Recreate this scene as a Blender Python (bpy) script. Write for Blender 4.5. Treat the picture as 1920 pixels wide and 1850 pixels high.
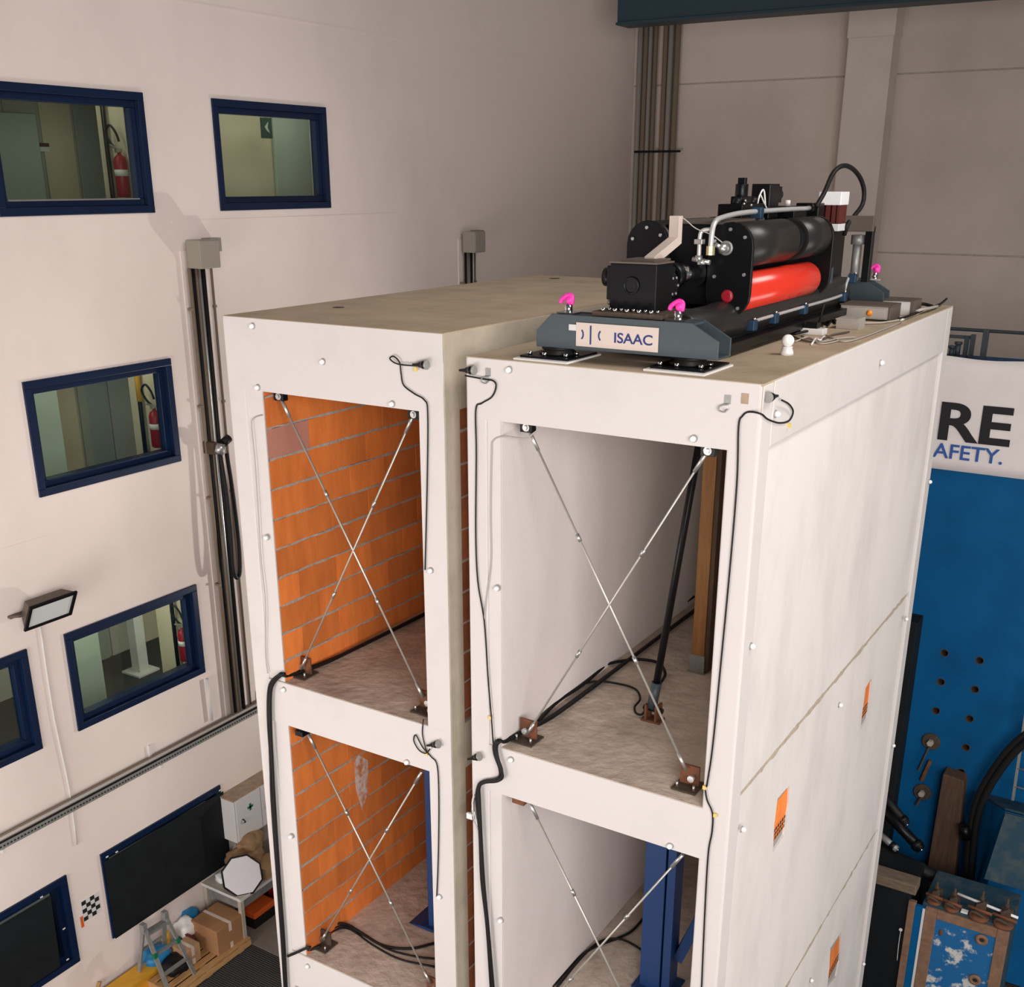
import bpy, bmesh, math, random
from mathutils import Vector, Matrix
random.seed(7)
for o in list(bpy.data.objects):
    bpy.data.objects.remove(o, do_unlink=True)
S = bpy.context.scene
COL = S.collection
GZ = 9.0          # heights below are measured from the roof of the right-hand specimen; the hall floor is at -9

# ---------------------------------------------------------------- camera
cam_d = bpy.data.cameras.new('camera')
cam = bpy.data.objects.new('camera', cam_d)
COL.objects.link(cam)
cam_d.sensor_width = 36.0
cam_d.sensor_fit = 'HORIZONTAL'
cam_d.lens = 2082.3 / 1920 * 36.0
cam_d.shift_y = (1114.4 - 925.0) / 1920.0
cam_d.clip_start = 0.05
cam_d.clip_end = 200
cam.location = (4.441, -6.507, 1.1413 + GZ)
cam.rotation_euler = (math.pi / 2 - 0.3553, 0, 0.5576)
S.camera = cam

# ---------------------------------------------------------------- light
S.view_settings.view_transform = 'Standard'
S.view_settings.look = 'None'
S.view_settings.gamma = 1.0
S.view_settings.exposure = 0.0
S.view_settings.use_curve_mapping = False
world = bpy.data.worlds.new('hall_air')
S.world = world
world.use_nodes = True
bg = world.node_tree.nodes['Background']
bg.inputs[0].default_value = (1.0, 0.95, 0.90, 1)
bg.inputs[1].default_value = 0.105

def area(name, loc, target, sx, sy, power, col=(1, 1, 1), spread=180):
    d = bpy.data.lights.new(name, 'AREA')
    d.shape = 'RECTANGLE'; d.size = sx; d.size_y = sy
    d.energy = power; d.color = col; d.spread = math.radians(spread)
    o = bpy.data.objects.new(name, d); COL.objects.link(o)
    o.location = (loc[0], loc[1], loc[2] + GZ)
    v = Vector(target) - Vector(loc)
    o.rotation_euler = v.to_track_quat('-Z', 'Y').to_euler()
    return o
# daylight through the tall gate of the hall, in front and to the right of the specimens
area('gate_daylight', (8.6, -8.3, 0.6), (-1.0, 1.0, -3.0), 7.0, 5.0, 1420, (1.0, 0.945, 0.92))
area('low_front_fill', (-3.0, -9.5, -5.0), (-4.5, 2.0, -3.5), 5, 4, 680, (1.0, 0.945, 0.92))  # added fill, no gate here: brightens the office wall and lower fronts
area('roof_fill', (7.5, 2.2, 7.5), (0.2, 2.3, 0.0), 5, 3, 145, (1.0, 0.955, 0.92), 80)  # added overhead fill to brighten the roof slabs, not an actual skylight
area('side_fill', (12.0, 1.5, -4.5), (2.0, 2.5, -5.5), 7, 3, 420, (1.0, 0.955, 0.93))  # added fill, set low to even out the right facade
# work light standing in the lane behind the left specimen
wl = bpy.data.lights.new('lane_work_light', 'SPOT')
wl.energy = 800; wl.spot_size = math.radians(120); wl.spot_blend = 0.8; wl.shadow_soft_size = 0.10
wl.color = (1.0, 0.95, 0.90)
wo = bpy.data.objects.new('lane_work_light', wl); COL.objects.link(wo)
wo.location = (-2.9, 8.3, -5.2 + GZ)
wo.rotation_euler = (Vector((-6.4, 0.5, -1.5)) - Vector((-2.9, 8.3, -5.2))).to_track_quat('-Z', 'Y').to_euler()

# ---------------------------------------------------------------- materials
M = {}
def mat(name, col, rough=0.7, metal=0.0, col2=None, nscale=3.0, ndetail=6.0, lo=0.35, hi=0.7, bump=0.0, bscale=30.0,
        stretch=(1, 1, 1), rnd=0.0, spec=0.5, emit=None):
    m = bpy.data.materials.new(name); m.use_nodes = True
    nt = m.node_tree; N = nt.nodes; L = nt.links
    b = N['Principled BSDF']
    b.inputs['Base Color'].default_value = (*col, 1)
    b.inputs['Roughness'].default_value = rough
    b.inputs['Metallic'].default_value = metal
    b.inputs['Specular IOR Level'].default_value = spec
    geo = None
    if col2 is not None or bump:
        geo = N.new('ShaderNodeNewGeometry')
        mp = N.new('ShaderNodeMapping'); mp.inputs['Scale'].default_value = stretch
        L.new(geo.outputs['Position'], mp.inputs['Vector'])
    out = None
    if col2 is not None:
        t = N.new('ShaderNodeTexNoise'); t.inputs['Scale'].default_value = nscale
        t.inputs['Detail'].default_value = ndetail; t.inputs['Roughness'].default_value = 0.62
        L.new(mp.outputs[0], t.inputs['Vector'])
        r = N.new('ShaderNodeValToRGB')
        r.color_ramp.elements[0].position = lo; r.color_ramp.elements[0].color = (*col, 1)
        r.color_ramp.elements[1].position = hi; r.color_ramp.elements[1].color = (*col2, 1)
        L.new(t.outputs['Fac'], r.inputs['Fac'])
        out = r.outputs['Color']
        L.new(out, b.inputs['Base Color'])
    if rnd:
        oi = N.new('ShaderNodeObjectInfo')
        mr = N.new('ShaderNodeMapRange'); mr.inputs['To Min'].default_value = 1 - rnd; mr.inputs['To Max'].default_value = 1 + rnd
        L.new(oi.outputs['Random'], mr.inputs['Value'])
        hs = N.new('ShaderNodeHueSaturation')
        L.new(mr.outputs[0], hs.inputs['Value'])
        if out: L.new(out, hs.inputs['Color'])
        else: hs.inputs['Color'].default_value = (*col, 1)
        L.new(hs.outputs[0], b.inputs['Base Color'])
    if bump:
        t2 = N.new('ShaderNodeTexNoise'); t2.inputs['Scale'].default_value = bscale; t2.inputs['Detail'].default_value = 5
        L.new(geo.outputs['Position'], t2.inputs['Vector'])
        bp = N.new('ShaderNodeBump'); bp.inputs['Strength'].default_value = bump; bp.inputs['Distance'].default_value = 0.02
        L.new(t2.outputs['Fac'], bp.inputs['Height']); L.new(bp.outputs[0], b.inputs['Normal'])
    if emit:
        b.inputs['Emission Color'].default_value = (*emit[0], 1); b.inputs['Emission Strength'].default_value = emit[1]
    M[name] = m
    return m
mat('white_paint', (0.645, 0.605, 0.578), 0.75, col2=(0.575, 0.538, 0.51), nscale=1.6, lo=0.52, hi=0.85, bump=0.10, bscale=25)
mat('white_facade', (0.75, 0.705, 0.67), 0.8, col2=(0.60, 0.56, 0.53), nscale=1.2, lo=0.42, hi=0.72, stretch=(1, 1, 0.45), bump=0.10, bscale=18)
mat('plaster_wall', (0.84, 0.775, 0.745), 0.8, col2=(0.70, 0.64, 0.615), nscale=1.1, lo=0.45, hi=0.85, stretch=(1, 1, 0.5), bump=0.08, bscale=20)
mat('hall_wall', (0.84, 0.73, 0.675), 0.85, col2=(0.73, 0.63, 0.58), nscale=0.5, lo=0.45, hi=0.8, stretch=(1, 1, 0.6), bump=0.05, bscale=14)
mat('panel_concrete', (0.60, 0.515, 0.45), 0.9, col2=(0.49, 0.415, 0.36), nscale=0.55, lo=0.4, hi=0.75, bump=0.08, bscale=20)
mat('pillar_concrete', (0.62, 0.545, 0.49), 0.9, col2=(0.53, 0.46, 0.41), nscale=0.8, lo=0.4, hi=0.8, bump=0.08, bscale=20)
mat('roof_concrete', (0.50, 0.395, 0.275), 0.9, col2=(0.38, 0.295, 0.20), nscale=2.2, lo=0.35, hi=0.7, bump=0.25, bscale=16)
mat('deck_concrete', (0.66, 0.55, 0.46), 0.92, col2=(0.45, 0.37, 0.305), nscale=3.4, lo=0.38, hi=0.68, bump=0.9, bscale=11)
mat('raw_concrete', (0.52, 0.455, 0.36), 0.9, col2=(0.38, 0.33, 0.255), nscale=2.5, lo=0.4, hi=0.75, bump=0.2, bscale=25)
mat('brick_clay', (0.88, 0.25, 0.048), 0.85, col2=(0.68, 0.175, 0.034), nscale=6, lo=0.35, hi=0.7, rnd=0.16, bump=0.15, bscale=60, stretch=(1, 1, 0.25))
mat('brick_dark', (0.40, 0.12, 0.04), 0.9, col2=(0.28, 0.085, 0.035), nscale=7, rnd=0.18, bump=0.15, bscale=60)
mat('brick_pale', (0.60, 0.26, 0.19), 0.85, rnd=0.1, bump=0.1, bscale=50)
mat('efflorescence', (0.72, 0.60, 0.55), 0.9, col2=(0.6, 0.2, 0.06), nscale=9, lo=0.45, hi=0.6)
mat('mortar', (0.50, 0.44, 0.385), 0.95, col2=(0.36, 0.31, 0.27), nscale=20, bump=0.5, bscale=60)
mat('sandy_joint', (0.50, 0.42, 0.32), 0.95, col2=(0.38, 0.31, 0.23), nscale=14, bump=0.5, bscale=50)
mat('window_blue', (0.003, 0.012, 0.042), 0.32, col2=(0.004, 0.015, 0.052), nscale=3, spec=0.4)
mat('steel_blue', (0.0, 0.10, 0.27), 0.6, col2=(0.0, 0.072, 0.205), nscale=1.4, lo=0.4, hi=0.75, bump=0.04, bscale=12, spec=0.2)
mat('prop_blue', (0.010, 0.045, 0.16), 0.4)
mat('scuffed_blue', (0.01, 0.13, 0.34), 0.55, col2=(0.62, 0.62, 0.58), nscale=3.2, ndetail=9, lo=0.53, hi=0.58)
mat('teal_dark', (0.006, 0.03, 0.045), 0.5)
mat('weathered_shade_blue', (0.008, 0.045, 0.075), 0.75, col2=(0.07, 0.085, 0.08), nscale=5, lo=0.45, hi=0.75, bump=0.1)  # blotched blue, darkened further to carry shade around the reaction wall's foot
mat('black_steel', (0.004, 0.004, 0.005), 0.36, spec=0.25)
mat('black_satin', (0.006, 0.006, 0.007), 0.42, spec=0.25)
mat('black_rubber', (0.008, 0.008, 0.008), 0.55, spec=0.3)
mat('black_sheet', (0.005, 0.007, 0.009), 0.7, col2=(0.009, 0.012, 0.014), nscale=3, spec=0.25)
mat('cylinder_black', (0.018, 0.017, 0.016), 0.36, spec=0.4)
mat('machine_grey', (0.045, 0.062, 0.072), 0.45)
mat('red_gloss', (0.62, 0.034, 0.018), 0.22)
mat('red_paint', (0.32, 0.008, 0.02), 0.4)
mat('pink_plastic', (0.85, 0.04, 0.38), 0.45)
mat('chrome', (0.75, 0.75, 0.75), 0.18, metal=1.0)
mat('zinc', (0.55, 0.55, 0.53), 0.38, metal=0.85)
mat('rod_steel', (0.52, 0.50, 0.45), 0.42, metal=0.6)
mat('aluminium', (0.66, 0.65, 0.64), 0.38, metal=0.45)
mat('alu_label', (0.62, 0.52, 0.46), 0.45, metal=0.15)
mat('bronze_bar', (0.60, 0.50, 0.44), 0.5, metal=0.1)
mat('galvanised', (0.36, 0.36, 0.34), 0.5, metal=0.5, col2=(0.28, 0.28, 0.27), nscale=12)
mat('grey_plastic', (0.40, 0.37, 0.34), 0.6)
mat('grey_case', (0.42, 0.375, 0.33), 0.5)
mat('pipe_grey', (0.34, 0.31, 0.28), 0.5, metal=0.3)
mat('pipe_brown', (0.20, 0.15, 0.105), 0.6)
mat('rust', (0.20, 0.068, 0.026), 0.85, col2=(0.11, 0.045, 0.022), nscale=14, bump=0.25, bscale=60)
mat('rust_frame', (0.27, 0.15, 0.09), 0.8, col2=(0.17, 0.095, 0.06), nscale=10, bump=0.15, bscale=50)
mat('rust_dark', (0.085, 0.055, 0.035), 0.85, col2=(0.05, 0.035, 0.025), nscale=20, bump=0.2, bscale=60)
mat('wood_post', (0.36, 0.165, 0.045), 0.7, col2=(0.25, 0.105, 0.03), nscale=5, stretch=(6, 6, 0.5), bump=0.08, bscale=40)
mat('wood_old', (0.105, 0.056, 0.03), 0.8, col2=(0.055, 0.032, 0.02), nscale=5, stretch=(7, 7, 0.6), bump=0.15, bscale=40)
mat('wood_sleeper', (0.20, 0.15, 0.10), 0.85, col2=(0.12, 0.085, 0.055), nscale=6, stretch=(1, 6, 6), bump=0.2, bscale=30)
mat('wood_pallet', (0.58, 0.33, 0.13), 0.75, col2=(0.42, 0.23, 0.09), nscale=6, stretch=(6, 1, 6), rnd=0.12)
mat('plywood_edge', (0.42, 0.31, 0.22), 0.8, col2=(0.30, 0.21, 0.14), nscale=10)
mat('cardboard', (0.40, 0.20, 0.09), 0.85, col2=(0.34, 0.165, 0.07), nscale=4)
mat('cardboard_pale', (0.50, 0.31, 0.17), 0.85, col2=(0.42, 0.25, 0.13), nscale=5)
mat('kraft_sack', (0.36, 0.22, 0.11), 0.85, col2=(0.22, 0.125, 0.06), nscale=9, bump=0.5, bscale=14)
mat('parcel_tape', (0.72, 0.62, 0.52), 0.4)
mat('white_plastic', (0.80, 0.78, 0.76), 0.4)
mat('white_enamel', (0.70, 0.68, 0.66), 0.45)
mat('marker_white', (0.90, 0.89, 0.88), 0.35)
mat('marker_grey', (0.33, 0.32, 0.31), 0.6)
mat('reflector_white', (0.74, 0.72, 0.75), 0.6, bump=0.15, bscale=50)
mat('tabletop', (0.50, 0.45, 0.37), 0.7, col2=(0.40, 0.36, 0.29), nscale=5)
mat('green_sign', (0.0, 0.16, 0.08), 0.6)
mat('exit_green', (0.004, 0.045, 0.03), 0.5)
mat('yellow_paint', (0.68, 0.34, 0.02), 0.6)
mat('yellow_stripe', (0.78, 0.42, 0.05), 0.6)
mat('orange_plastic', (0.75, 0.12, 0.02), 0.45)
mat('orange_button', (0.85, 0.28, 0.02), 0.45)
mat('blue_plastic', (0.01, 0.19, 0.42), 0.5)
mat('clamp_blue', (0.006, 0.036, 0.075), 0.5)
mat('box_grey', (0.31, 0.28, 0.235), 0.55)
mat('brown_plate', (0.105, 0.082, 0.065), 0.55)
mat('dark_red', (0.10, 0.018, 0.014), 0.45)
mat('floor_dark', (0.050, 0.050, 0.048), 0.8, col2=(0.035, 0.035, 0.034), nscale=2)
mat('floor_bare', (0.26, 0.22, 0.18), 0.9, col2=(0.20, 0.165, 0.13), nscale=5)
mat('banner_cloth', (0.86, 0.80, 0.78), 0.8, col2=(0.78, 0.725, 0.705), nscale=1.5)
mat('banner_black', (0.008, 0.008, 0.009), 0.7)
mat('banner_blue', (0.03, 0.10, 0.36), 0.7)
mat('letter_navy', (0.015, 0.03, 0.16), 0.6)
mat('brass', (0.55, 0.47, 0.28), 0.35, metal=0.6)
mat('tie_yellow', (0.80, 0.55, 0.14), 0.5)
mat('lamp_brown', (0.115, 0.088, 0.065), 0.6)
mat('lamp_glass', (0.66, 0.70, 0.68), 0.15)
mat('corridor_wall', (0.42, 0.40, 0.35), 0.8, col2=(0.34, 0.325, 0.28), nscale=0.9)
mat('corridor_cream', (0.60, 0.51, 0.38), 0.8)
mat('corridor_floor', (0.045, 0.046, 0.045), 0.7)
mat('door_grey', (0.30, 0.33, 0.30), 0.6)
mat('pale_green', (0.40, 0.46, 0.41), 0.5)
mat('hole_dark', (0.02, 0.014, 0.010), 0.9)
mat('plaster_edge', (0.34, 0.32, 0.30), 0.95, bump=0.5, bscale=60)

# ribbed rubber on the hall floor: fine relief only
nt = M['floor_dark'].node_tree
g = nt.nodes.new('ShaderNodeNewGeometry'); w = nt.nodes.new('ShaderNodeTexWave')
w.inputs['Scale'].default_value = 9.0; w.inputs['Distortion'].default_value = 0.6; w.bands_direction = 'Y'
bn = nt.nodes.new('ShaderNodeBump'); bn.inputs['Strength'].default_value = 0.6; bn.inputs['Distance'].default_value = 0.02
nt.links.new(g.outputs['Position'], w.inputs['Vector']); nt.links.new(w.outputs['Fac'], bn.inputs['Height'])
nt.links.new(bn.outputs[0], nt.nodes['Principled BSDF'].inputs['Normal'])
# window glass: thin real pane
gm = bpy.data.materials.new('glass'); gm.use_nodes = True
gn = gm.node_tree; gn.nodes.clear()
go = gn.nodes.new('ShaderNodeOutputMaterial'); gt = gn.nodes.new('ShaderNodeBsdfTransparent'); gg = gn.nodes.new('ShaderNodeBsdfGlossy')
gt.inputs[0].default_value = (0.80, 0.86, 0.82, 1); gg.inputs['Roughness'].default_value = 0.03
fr = gn.nodes.new('ShaderNodeFresnel'); ge = gn.nodes.new('ShaderNodeNewGeometry'); mi = gn.nodes.new('ShaderNodeMapRange')
mi.inputs['To Min'].default_value = 1.5; mi.inputs['To Max'].default_value = 1 / 1.5   # same reflectance on both faces of the pane
gn.links.new(ge.outputs['Backfacing'], mi.inputs['Value']); gn.links.new(mi.outputs[0], fr.inputs[0]); gx = gn.nodes.new('ShaderNodeMixShader')
gn.links.new(fr.outputs[0], gx.inputs[0]); gn.links.new(gt.outputs[0], gx.inputs[1]); gn.links.new(gg.outputs[0], gx.inputs[2]); gn.links.new(gx.outputs[0], go.inputs[0])
M['glass'] = gm

# ---------------------------------------------------------------- mesh helpers
def cat_rom(pts, n=6):
    P = [Vector(p) for p in pts]
    if len(P) < 3: return P
    P = [P[0] * 2 - P[1]] + P + [P[-1] * 2 - P[-2]]
    out = []
    for i in range(1, len(P) - 2):
        a, b, c, d = P[i - 1:i + 3]
        for k in range(n):
            t = k / n
            out.append(0.5 * ((2 * b) + (c - a) * t + (2 * a - 5 * b + 4 * c - d) * t * t + (3 * b - a - 3 * c + d) * t ** 3))
    out.append(P[-2]); return out

class MB:
    def __init__(s): s.v = []; s.f = []; s.sm = []
    def add(s, vs, fs, smooth=False):
        b = len(s.v); s.v += [Vector(p) for p in vs]
        for f in fs: s.f.append([b + i for i in f]); s.sm.append(smooth)
        return s
    def box(s, x0, x1, y0, y1, z0, z1):
        if x1 < x0: x0, x1 = x1, x0
        if y1 < y0: y0, y1 = y1, y0
        if z1 < z0: z0, z1 = z1, z0
        return s.add([(x0, y0, z0), (x1, y0, z0), (x1, y1, z0), (x0, y1, z0), (x0, y0, z1), (x1, y0, z1), (x1, y1, z1), (x0, y1, z1)],
                     [(0, 3, 2, 1), (4, 5, 6, 7), (0, 1, 5, 4), (1, 2, 6, 5), (2, 3, 7, 6), (3, 0, 4, 7)])
    def bar(s, p, q, w, h=None, up=(0, 0, 1)):
        h = w if h is None else h
        p = Vector(p); q = Vector(q); d = (q - p).normalized(); u = Vector(up)
        if abs(d.dot(u)) > 0.98: u = Vector((0, 1, 0))
        r = d.cross(u).normalized(); u = r.cross(d)
        vs = [c + r * a * w / 2 + u * b * h / 2 for c in (p, q) for a, b in ((-1, -1), (1, -1), (1, 1), (-1, 1))]
        return s.add(vs, [(0, 1, 2, 3), (7, 6, 5, 4), (0, 4, 5, 1), (1, 5, 6, 2), (2, 6, 7, 3), (3, 7, 4, 0)])
    def prism(s, poly, axis, a0, a1):
        def mk(u, v, a): return {'x': (a, u, v), 'y': (u, a, v), 'z': (u, v, a)}[axis]
        n = len(poly); vs = [mk(u, v, a0) for u, v in poly] + [mk(u, v, a1) for u, v in poly]
        return s.add(vs, [list(range(n))[::-1], list(range(n, 2 * n))] + [(i, (i + 1) % n, n + (i + 1) % n, n + i) for i in range(n)])
    def cyl(s, p, q, r, n=16, r2=None, cap=True, smooth=True):
        r2 = r if r2 is None else r2
        p = Vector(p); q = Vector(q); d = (q - p).normalized()
        u = Vector((0, 0, 1)) if abs(d.z) < 0.95 else Vector((1, 0, 0))
        a = d.cross(u).normalized(); b = d.cross(a)
        vs = []
        for c, rr in ((p, r), (q, r2)):
            vs += [c + (a * math.cos(2 * math.pi * i / n) + b * math.sin(2 * math.pi * i / n)) * rr for i in range(n)]
        s.add(vs, [(i, (i + 1) % n, n + (i + 1) % n, n + i) for i in range(n)], smooth)
        if cap:
            base = len(s.v) - 2 * n
            s.f.append([base + i for i in range(n)][::-1]); s.sm.append(False)
            s.f.append([base + n + i for i in range(n)]); s.sm.append(False)
        return s
    def lathe(s, prof, o, d=(0, 0, 1), n=20):
        o = Vector(o); d = Vector(d).normalized()
        u = Vector((0, 0, 1)) if abs(d.z) < 0.95 else Vector((1, 0, 0))
        a = d.cross(u).normalized(); b = d.cross(a); vs = []
        for r, h in prof:
            vs += [o + d * h + (a * math.cos(2 * math.pi * i / n) + b * math.sin(2 * math.pi * i / n)) * max(r, 1e-4) for i in range(n)]
        fs = []
        for k in range(len(prof) - 1):
            fs += [(k * n + i, k * n + (i + 1) % n, (k + 1) * n + (i + 1) % n, (k + 1) * n + i) for i in range(n)]
        s.add(vs, fs, True); base = len(s.v) - len(vs)
        s.f.append([base + i for i in range(n)][::-1]); s.sm.append(False)
        s.f.append([len(s.v) - n + i for i in range(n)]); s.sm.append(False)
        return s
    def tube(s, pts, r, n=8, sub=6):
        P = cat_rom(pts, sub) if sub else [Vector(p) for p in pts]
        P = [p for i, p in enumerate(P) if i == 0 or (p - P[i - 1]).length > 1e-5]
        vs = []; ref = None
        for i, p in enumerate(P):
            d = (P[min(i + 1, len(P) - 1)] - P[max(i - 1, 0)]).normalized()
            if ref is None:
                ref = Vector((0, 0, 1)) if abs(d.z) < 0.9 else Vector((1, 0, 0))
            a = d.cross(ref)
            if a.length < 1e-3: a = d.orthogonal()
            a.normalize(); b = d.cross(a); ref = -b if b.dot(ref) < 0 else b
            b = ref; a = b.cross(d)
            vs += [p + (a * math.cos(2 * math.pi * k / n) + b * math.sin(2 * math.pi * k / n)) * r for k in range(n)]
        m = len(P); fs = []
        for i in range(m - 1):
            fs += [(i * n + k, i * n + (k + 1) % n, (i + 1) * n + (k + 1) % n, (i + 1) * n + k) for k in range(n)]
        s.add(vs, fs, True); base = len(s.v) - len(vs)
        s.f.append([base + k for k in range(n)]); s.sm.append(False)
        s.f.append([len(s.v) - n + k for k in range(n)]); s.sm.append(False)
        return s
    def sphere(s, c, r, n=14, m=8, sz=(1, 1, 1)):
        c = Vector(c); vs = []; fs = []
        for j in range(1, m):
            t = math.pi * j / m
            vs += [c + Vector((math.sin(t) * math.cos(2 * math.pi * i / n) * r * sz[0], math.sin(t) * math.sin(2 * math.pi * i / n) * r * sz[1], math.cos(t) * r * sz[2])) for i in range(n)]
        vs += [c + Vector((0, 0, r * sz[2])), c - Vector((0, 0, r * sz[2]))]
        for j in range(m - 2):
            fs += [(j * n + i, (j + 1) * n + i, (j + 1) * n + (i + 1) % n, j * n + (i + 1) % n) for i in range(n)]
        T = (m - 1) * n
        fs += [(T, i, (i + 1) % n) for i in range(n)] + [(T + 1, (m - 2) * n + (i + 1) % n, (m - 2) * n + i) for i in range(n)]
        return s.add(vs, fs, True)

ORG = {}
def mesh_of(name, mb, org):
    me = bpy.data.meshes.new(name)
    me.from_pydata([tuple(v - org) for v in mb.v], [], mb.f)
    me.polygons.foreach_set('use_smooth', mb.sm)
    bm = bmesh.new(); bm.from_mesh(me); bmesh.ops.recalc_face_normals(bm, faces=bm.faces); bm.to_mesh(me); bm.free()
    me.update()
    return me
def obj(name, mb, m, parent=None, bevel=0.0, label=None, cat=None, group=None, kind=None, seg=2):
    if parent is not None: org = ORG[parent]
    else:
        lo = [min(v[i] for v in mb.v) for i in range(3)]; hi = [max(v[i] for v in mb.v) for i in range(3)]
        org = Vector(((lo[0] + hi[0]) / 2, (lo[1] + hi[1]) / 2, lo[2]))
    me = mesh_of(name, mb, org)
    if isinstance(m, str): m = [m]
    for k in m: me.materials.append(M[k])
    o = bpy.data.objects.new(name, me); COL.objects.link(o); ORG[o] = org
    if parent is not None: o.parent = parent
    else: o.location = org + Vector((0, 0, GZ))
    if bevel:
        b = o.modifiers.new('bevel', 'BEVEL'); b.width = bevel; b.segments = seg; b.limit_method = 'ANGLE'; b.angle_limit = math.radians(40)
    if label: o['label'] = label
    if cat: o['category'] = cat
    if group: o['group'] = group
    if kind: o['kind'] = kind
    return o
def thing(name, loc, label=None, cat=None, group=None, kind=None):
    o = bpy.data.objects.new(name, None); COL.objects.link(o)
    o.empty_display_size = 0.1
    ORG[o] = Vector(loc); o.location = ORG[o] + Vector((0, 0, GZ))
    if label: o['label'] = label
    if cat: o['category'] = cat
    if group: o['group'] = group
    if kind: o['kind'] = kind
    return o
def inst(name, me, loc, parent, rot=None):
    o = bpy.data.objects.new(name, me); COL.objects.link(o)
    if parent is not None:
        o.parent = parent; o.location = Vector(loc) - ORG[parent]
    else: o.location = Vector(loc) + Vector((0, 0, GZ))
    if rot: o.rotation_euler = rot
    ORG[o] = Vector(loc)
    return o
def copy_tree(o, delta, label=None):
    def rec(a, par):
        c = a.copy(); COL.objects.link(c); c.parent = par
        ORG[c] = ORG[a] + Vector(delta)
        for ch in list(a.children): rec(ch, c)
        return c
    c = rec(o, None); c.location = o.location + Vector(delta)
    if label: c['label'] = label
    return c
def unit_box(name, sx, sy, sz, m):
    mb = MB().box(-sx / 2, sx / 2, -sy / 2, sy / 2, -sz / 2, sz / 2)
    me = mesh_of(name, mb, Vector((0, 0, 0))); me.materials.append(M[m]); return me
def cut(o, cutters):
    """subtract closed meshes (in world coordinates of the plan) from o"""
    tmp = []
    for mb in cutters:
        me = mesh_of('cutter', mb, ORG[o]); c = bpy.data.objects.new('cutter', me); COL.objects.link(c)
        c.location = (ORG[o] + Vector((0, 0, GZ))); tmp.append(c)
        b = o.modifiers.new('cut', 'BOOLEAN'); b.operation = 'DIFFERENCE'; b.object = c; b.solver = 'EXACT'
    bpy.context.view_layer.update()
    dg = bpy.context.evaluated_depsgraph_get()
    me = bpy.data.meshes.new_from_object(o.evaluated_get(dg))
    o.modifiers.clear(); o.data = me
    for c in tmp: bpy.data.objects.remove(c, do_unlink=True)
def text(name, s, size, m, parent, loc, rot, bold=0.0, depth=0.004, align='LEFT', sx=1.0):
    cu = bpy.data.curves.new(name, 'FONT'); cu.body = s; cu.size = size; cu.extrude = depth; cu.offset = bold; cu.align_x = align
    t = bpy.data.objects.new(name, cu); COL.objects.link(t)
    bpy.context.view_layer.update()
    me = bpy.data.meshes.new_from_object(t.evaluated_get(bpy.context.evaluated_depsgraph_get()))
    bpy.data.objects.remove(t, do_unlink=True)
    me.materials.clear(); me.materials.append(M[m])
    o = inst(name, me, loc, parent, rot); o.scale = (sx, 1, 1)
    return o
# ================================================================ the hall
WX = -6.4          # inner face of the office wall
BY = 15.45         # inner face of the far wall
obj('floor', MB().box(-9, 12, -12, 17, -9.3, -9.0), 'floor_dark', kind='structure')
obj('floor_patch', MB().box(-6.38, -5.0, 2.62, 6.5, -9.0, -8.992), 'floor_bare', kind='structure')

ROWS = [(0.807, 2.094, -0.10), (-2.161, -0.875, -3.06), (-5.096, -3.825, -6.02), (-8.149, -6.863, -9.0)]
WIN = {1: (0.92, 2.95, 0), 2: (4.0, 6.08, 0), 3: (0.89, 2.95, 1), 4: (0.93, 2.98, 2), 5: (-1.64, 0.43, 2), 6: (0.97, 3.03, 3), 7: (-1.6, 0.46, 3)}
ys = sorted({-9.0, 15.75} | {v for w in WIN.values() for v in w[:2]}); zs = sorted({-9.0, 8.0} | {v for r in ROWS for v in r[:2]})
mb = MB()
for i in range(len(ys) - 1):
    run = None
    for j in range(len(zs) - 1):
        hole = any(w[0] <= ys[i] and ys[i + 1] <= w[1] and ROWS[w[2]][0] <= zs[j] and zs[j + 1] <= ROWS[w[2]][1] for w in WIN.values())
        if hole:
            if run is not None: mb.box(WX - 0.3, WX, ys[i], ys[i + 1], run, zs[j]); run = None
        elif run is None: run = zs[j]
    if run is not None: mb.box(WX - 0.3, WX, ys[i], ys[i + 1], run, zs[-1])
wall_left = obj('wall_left', mb, 'hall_wall', kind='structure')
# raised plaster lines where the cast panels of the office wall meet
for z in (0.70, -2.62, 3.1):
    obj('joint_line', MB().box(WX - 0.01, WX + 0.004, 3.2 if z > -1 else -4.5, 15.4 if z > -1 else 0.9, z - 0.012, z + 0.012), 'hall_wall', wall_left)

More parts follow.
